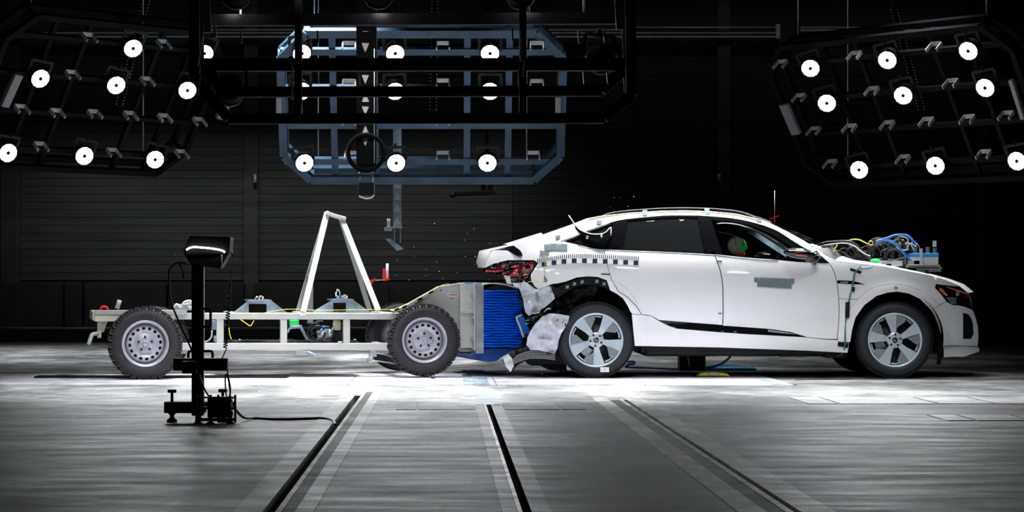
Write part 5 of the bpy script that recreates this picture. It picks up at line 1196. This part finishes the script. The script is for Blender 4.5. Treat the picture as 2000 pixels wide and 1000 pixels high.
# ------------------------------------------------------------------ things on the floor under the car
def gz(py): return H*F/(py-VY)-D
yb = gz(724.5)
t = thing('floor_box', (P(1351,0,yb+.05).x, yb+.05, 0), 'black box with cables standing under the middle of the car', 'box')
q = yb+.05
MB().bb(P(1328,0,q).x, P(1374,0,q).x, q, q+.25, 0.0, P(0,693,q).z).build('case', M['black'], t, bevel=.006)
MB().tube([P(1343,694,q-.02), P(1345,705,q-.02), P(1346,716,q-.02)], .006, 6, 3).build('white_strap', M['whitecab'], t)
MB().bb(P(1375,0,q).x, P(1378,0,q).x, q, q+.1, 0, P(0,692,q).z).build('side_post', M['hubdark'], t)
tag(MB().bb(P(1374,0,q).x, P(1477,0,q).x, q-.02, q+.5, 0, P(0,719.5,q-.02).z).build('blue_bar', M['bluebar'], None, bevel=.004), 'long blue bar on the floor under the car', 'bar')
tag(MB().tube([P(1222,717,2.1), P(1260,718.5,2.1), P(1300,720,2.1), P(1328,721,2.1)], .010, 8, 3).build('blue_hose', M['bluecab']), 'straight blue hose on the floor behind the rear wheel', 'hose')
tag(MB().tube([P(1226,708,.8), P(1232,706,.8), P(1239,707.5,.8), P(1238,711,.8), P(1228,712,.8), P(1222,716,.85)], .011, 8, 4).build('blue_hose', M['bluecab']), 'small blue hose loop just behind the rear wheel', 'hose')
tag(MB().tube([P(1377,718,.9), P(1392,717,.9), P(1408,711,.9), P(1421,702,.9), P(1428,693,.9)], .013, 8, 4).build('blue_hose', M['bluecab']), 'blue hose curving up from the black box to the underbody', 'hose')
yl = gz(737.5)
t = thing('marker_lamp', (P(1393,0,yl).x, yl, 0), 'flat black floor marker lamp with yellow shoulders under the car', 'lamp')
mp_ = lambda a, c: P(a, c, yl)
MB().prism([(1346,738.5),(1362,734),(1420,734),(1440,738.5)], mp_, (0,.3,0)).build('base', M['hubdark'], t)
for pts in ([(1362,735),(1370,729),(1382,727.5),(1384,735)], [(1403,735),(1404,728),(1420,729.5),(1426,735)]): MB().prism(pts, mp_, (0,.2,0)).build('yellow_shoulder', M['yellow'], t)
MB().prism([(1382,735),(1384,729.5),(1404,729.5),(1404,735)], mp_, (0,.2,0)).build('optic', M['steel'], t); MB().prism([(1383,729.5),(1385,727.5),(1402,727.5),(1404,729.5)], mp_, (0,.15,0)).build('cover', M['yellow'], t)
# long dark flat rail on the floor behind the trolley
tag(MB().bb(P(60,0,gz(741)).x, P(558,0,gz(741)).x, gz(739.5), gz(737), 0.005, .022).build('floor_strip', M['black']), 'long thin dark strip lying on the floor under the trolley', 'strip')
tag(MB().bb(P(500,0,gz(765)).x, P(501.5,0,gz(765)).x, gz(765), gz(765)+.01, 0, .004).build('chip', M['black']), 'tiny dark chip on the pale floor left of the rail', 'debris', 'flying and fallen splinters')
# debris
pl = [(845,741,0,'red'),(848,739,0,'pipe')]
tag(MB().tube([CP(838,732,.1)+Vector((RX,RY,0))*0+Vector((0,0,0)) if False else P(838,735,-.1), P(845,738,-.1), P(852,742,-.12)], .008, 6, 2).ball(P(852,742,-.12), (.03,.02,.01), 8, 6).build('broken_clip', M['hubdark']), 'small dark broken clip below the front trolley wheel', 'debris')
n_ = 0
for k in range(44):
    if k < 30: px, py = random.uniform(770,960), random.gauss(500,40)
    elif k < 36: px, py = random.uniform(1180,1240), random.uniform(380,420)
    else: px, py = random.uniform(980,1090), random.uniform(700,748)
    dd = random.uniform(-.3,.8); s_ = random.uniform(.003,.007)
    mx = Matrix.Rotation(random.uniform(0,3), 3, Vector((random.random(), random.random(), .3)).normalized())
    q = P(px, py, dd); q.z = max(q.z, .02)
    if q.y > -.1 and px > 1170 and py > 415: continue
    tag(MB().box(q, (s_,s_*.4,s_*1.5), mx).build('splinter', M['whitecab' if k % 3 else 'boxgrey']), ('tiny pale splinter in the air above the trolley front' if k < 30 else 'tiny pale splinter in the air above the car roof' if k < 36 else 'tiny pale splinter low over the floor ahead of the rear wheel'), 'debris', 'flying and fallen splinters')
# antenna whip above the windscreen
for x_, y_, lab in ((1513,425,'small red cross mark hanging on a wire above the windscreen'),):
    t = thing('wire_target', P(x_,y_,.9), lab, 'target')
    p = P(x_,y_,.9); MB().cyl(P(x_,372,.9), P(x_,438,.9), .0022, 5).build('wire', M['pipe'], t); 
    MB().bar(p+Vector((-.05,0,-.015)), p+Vector((.05,0,.02)), .006).bar(p+Vector((0,0,-.04)), p+Vector((0,0,.04)), .008).build('red_cross', M['red'], t)
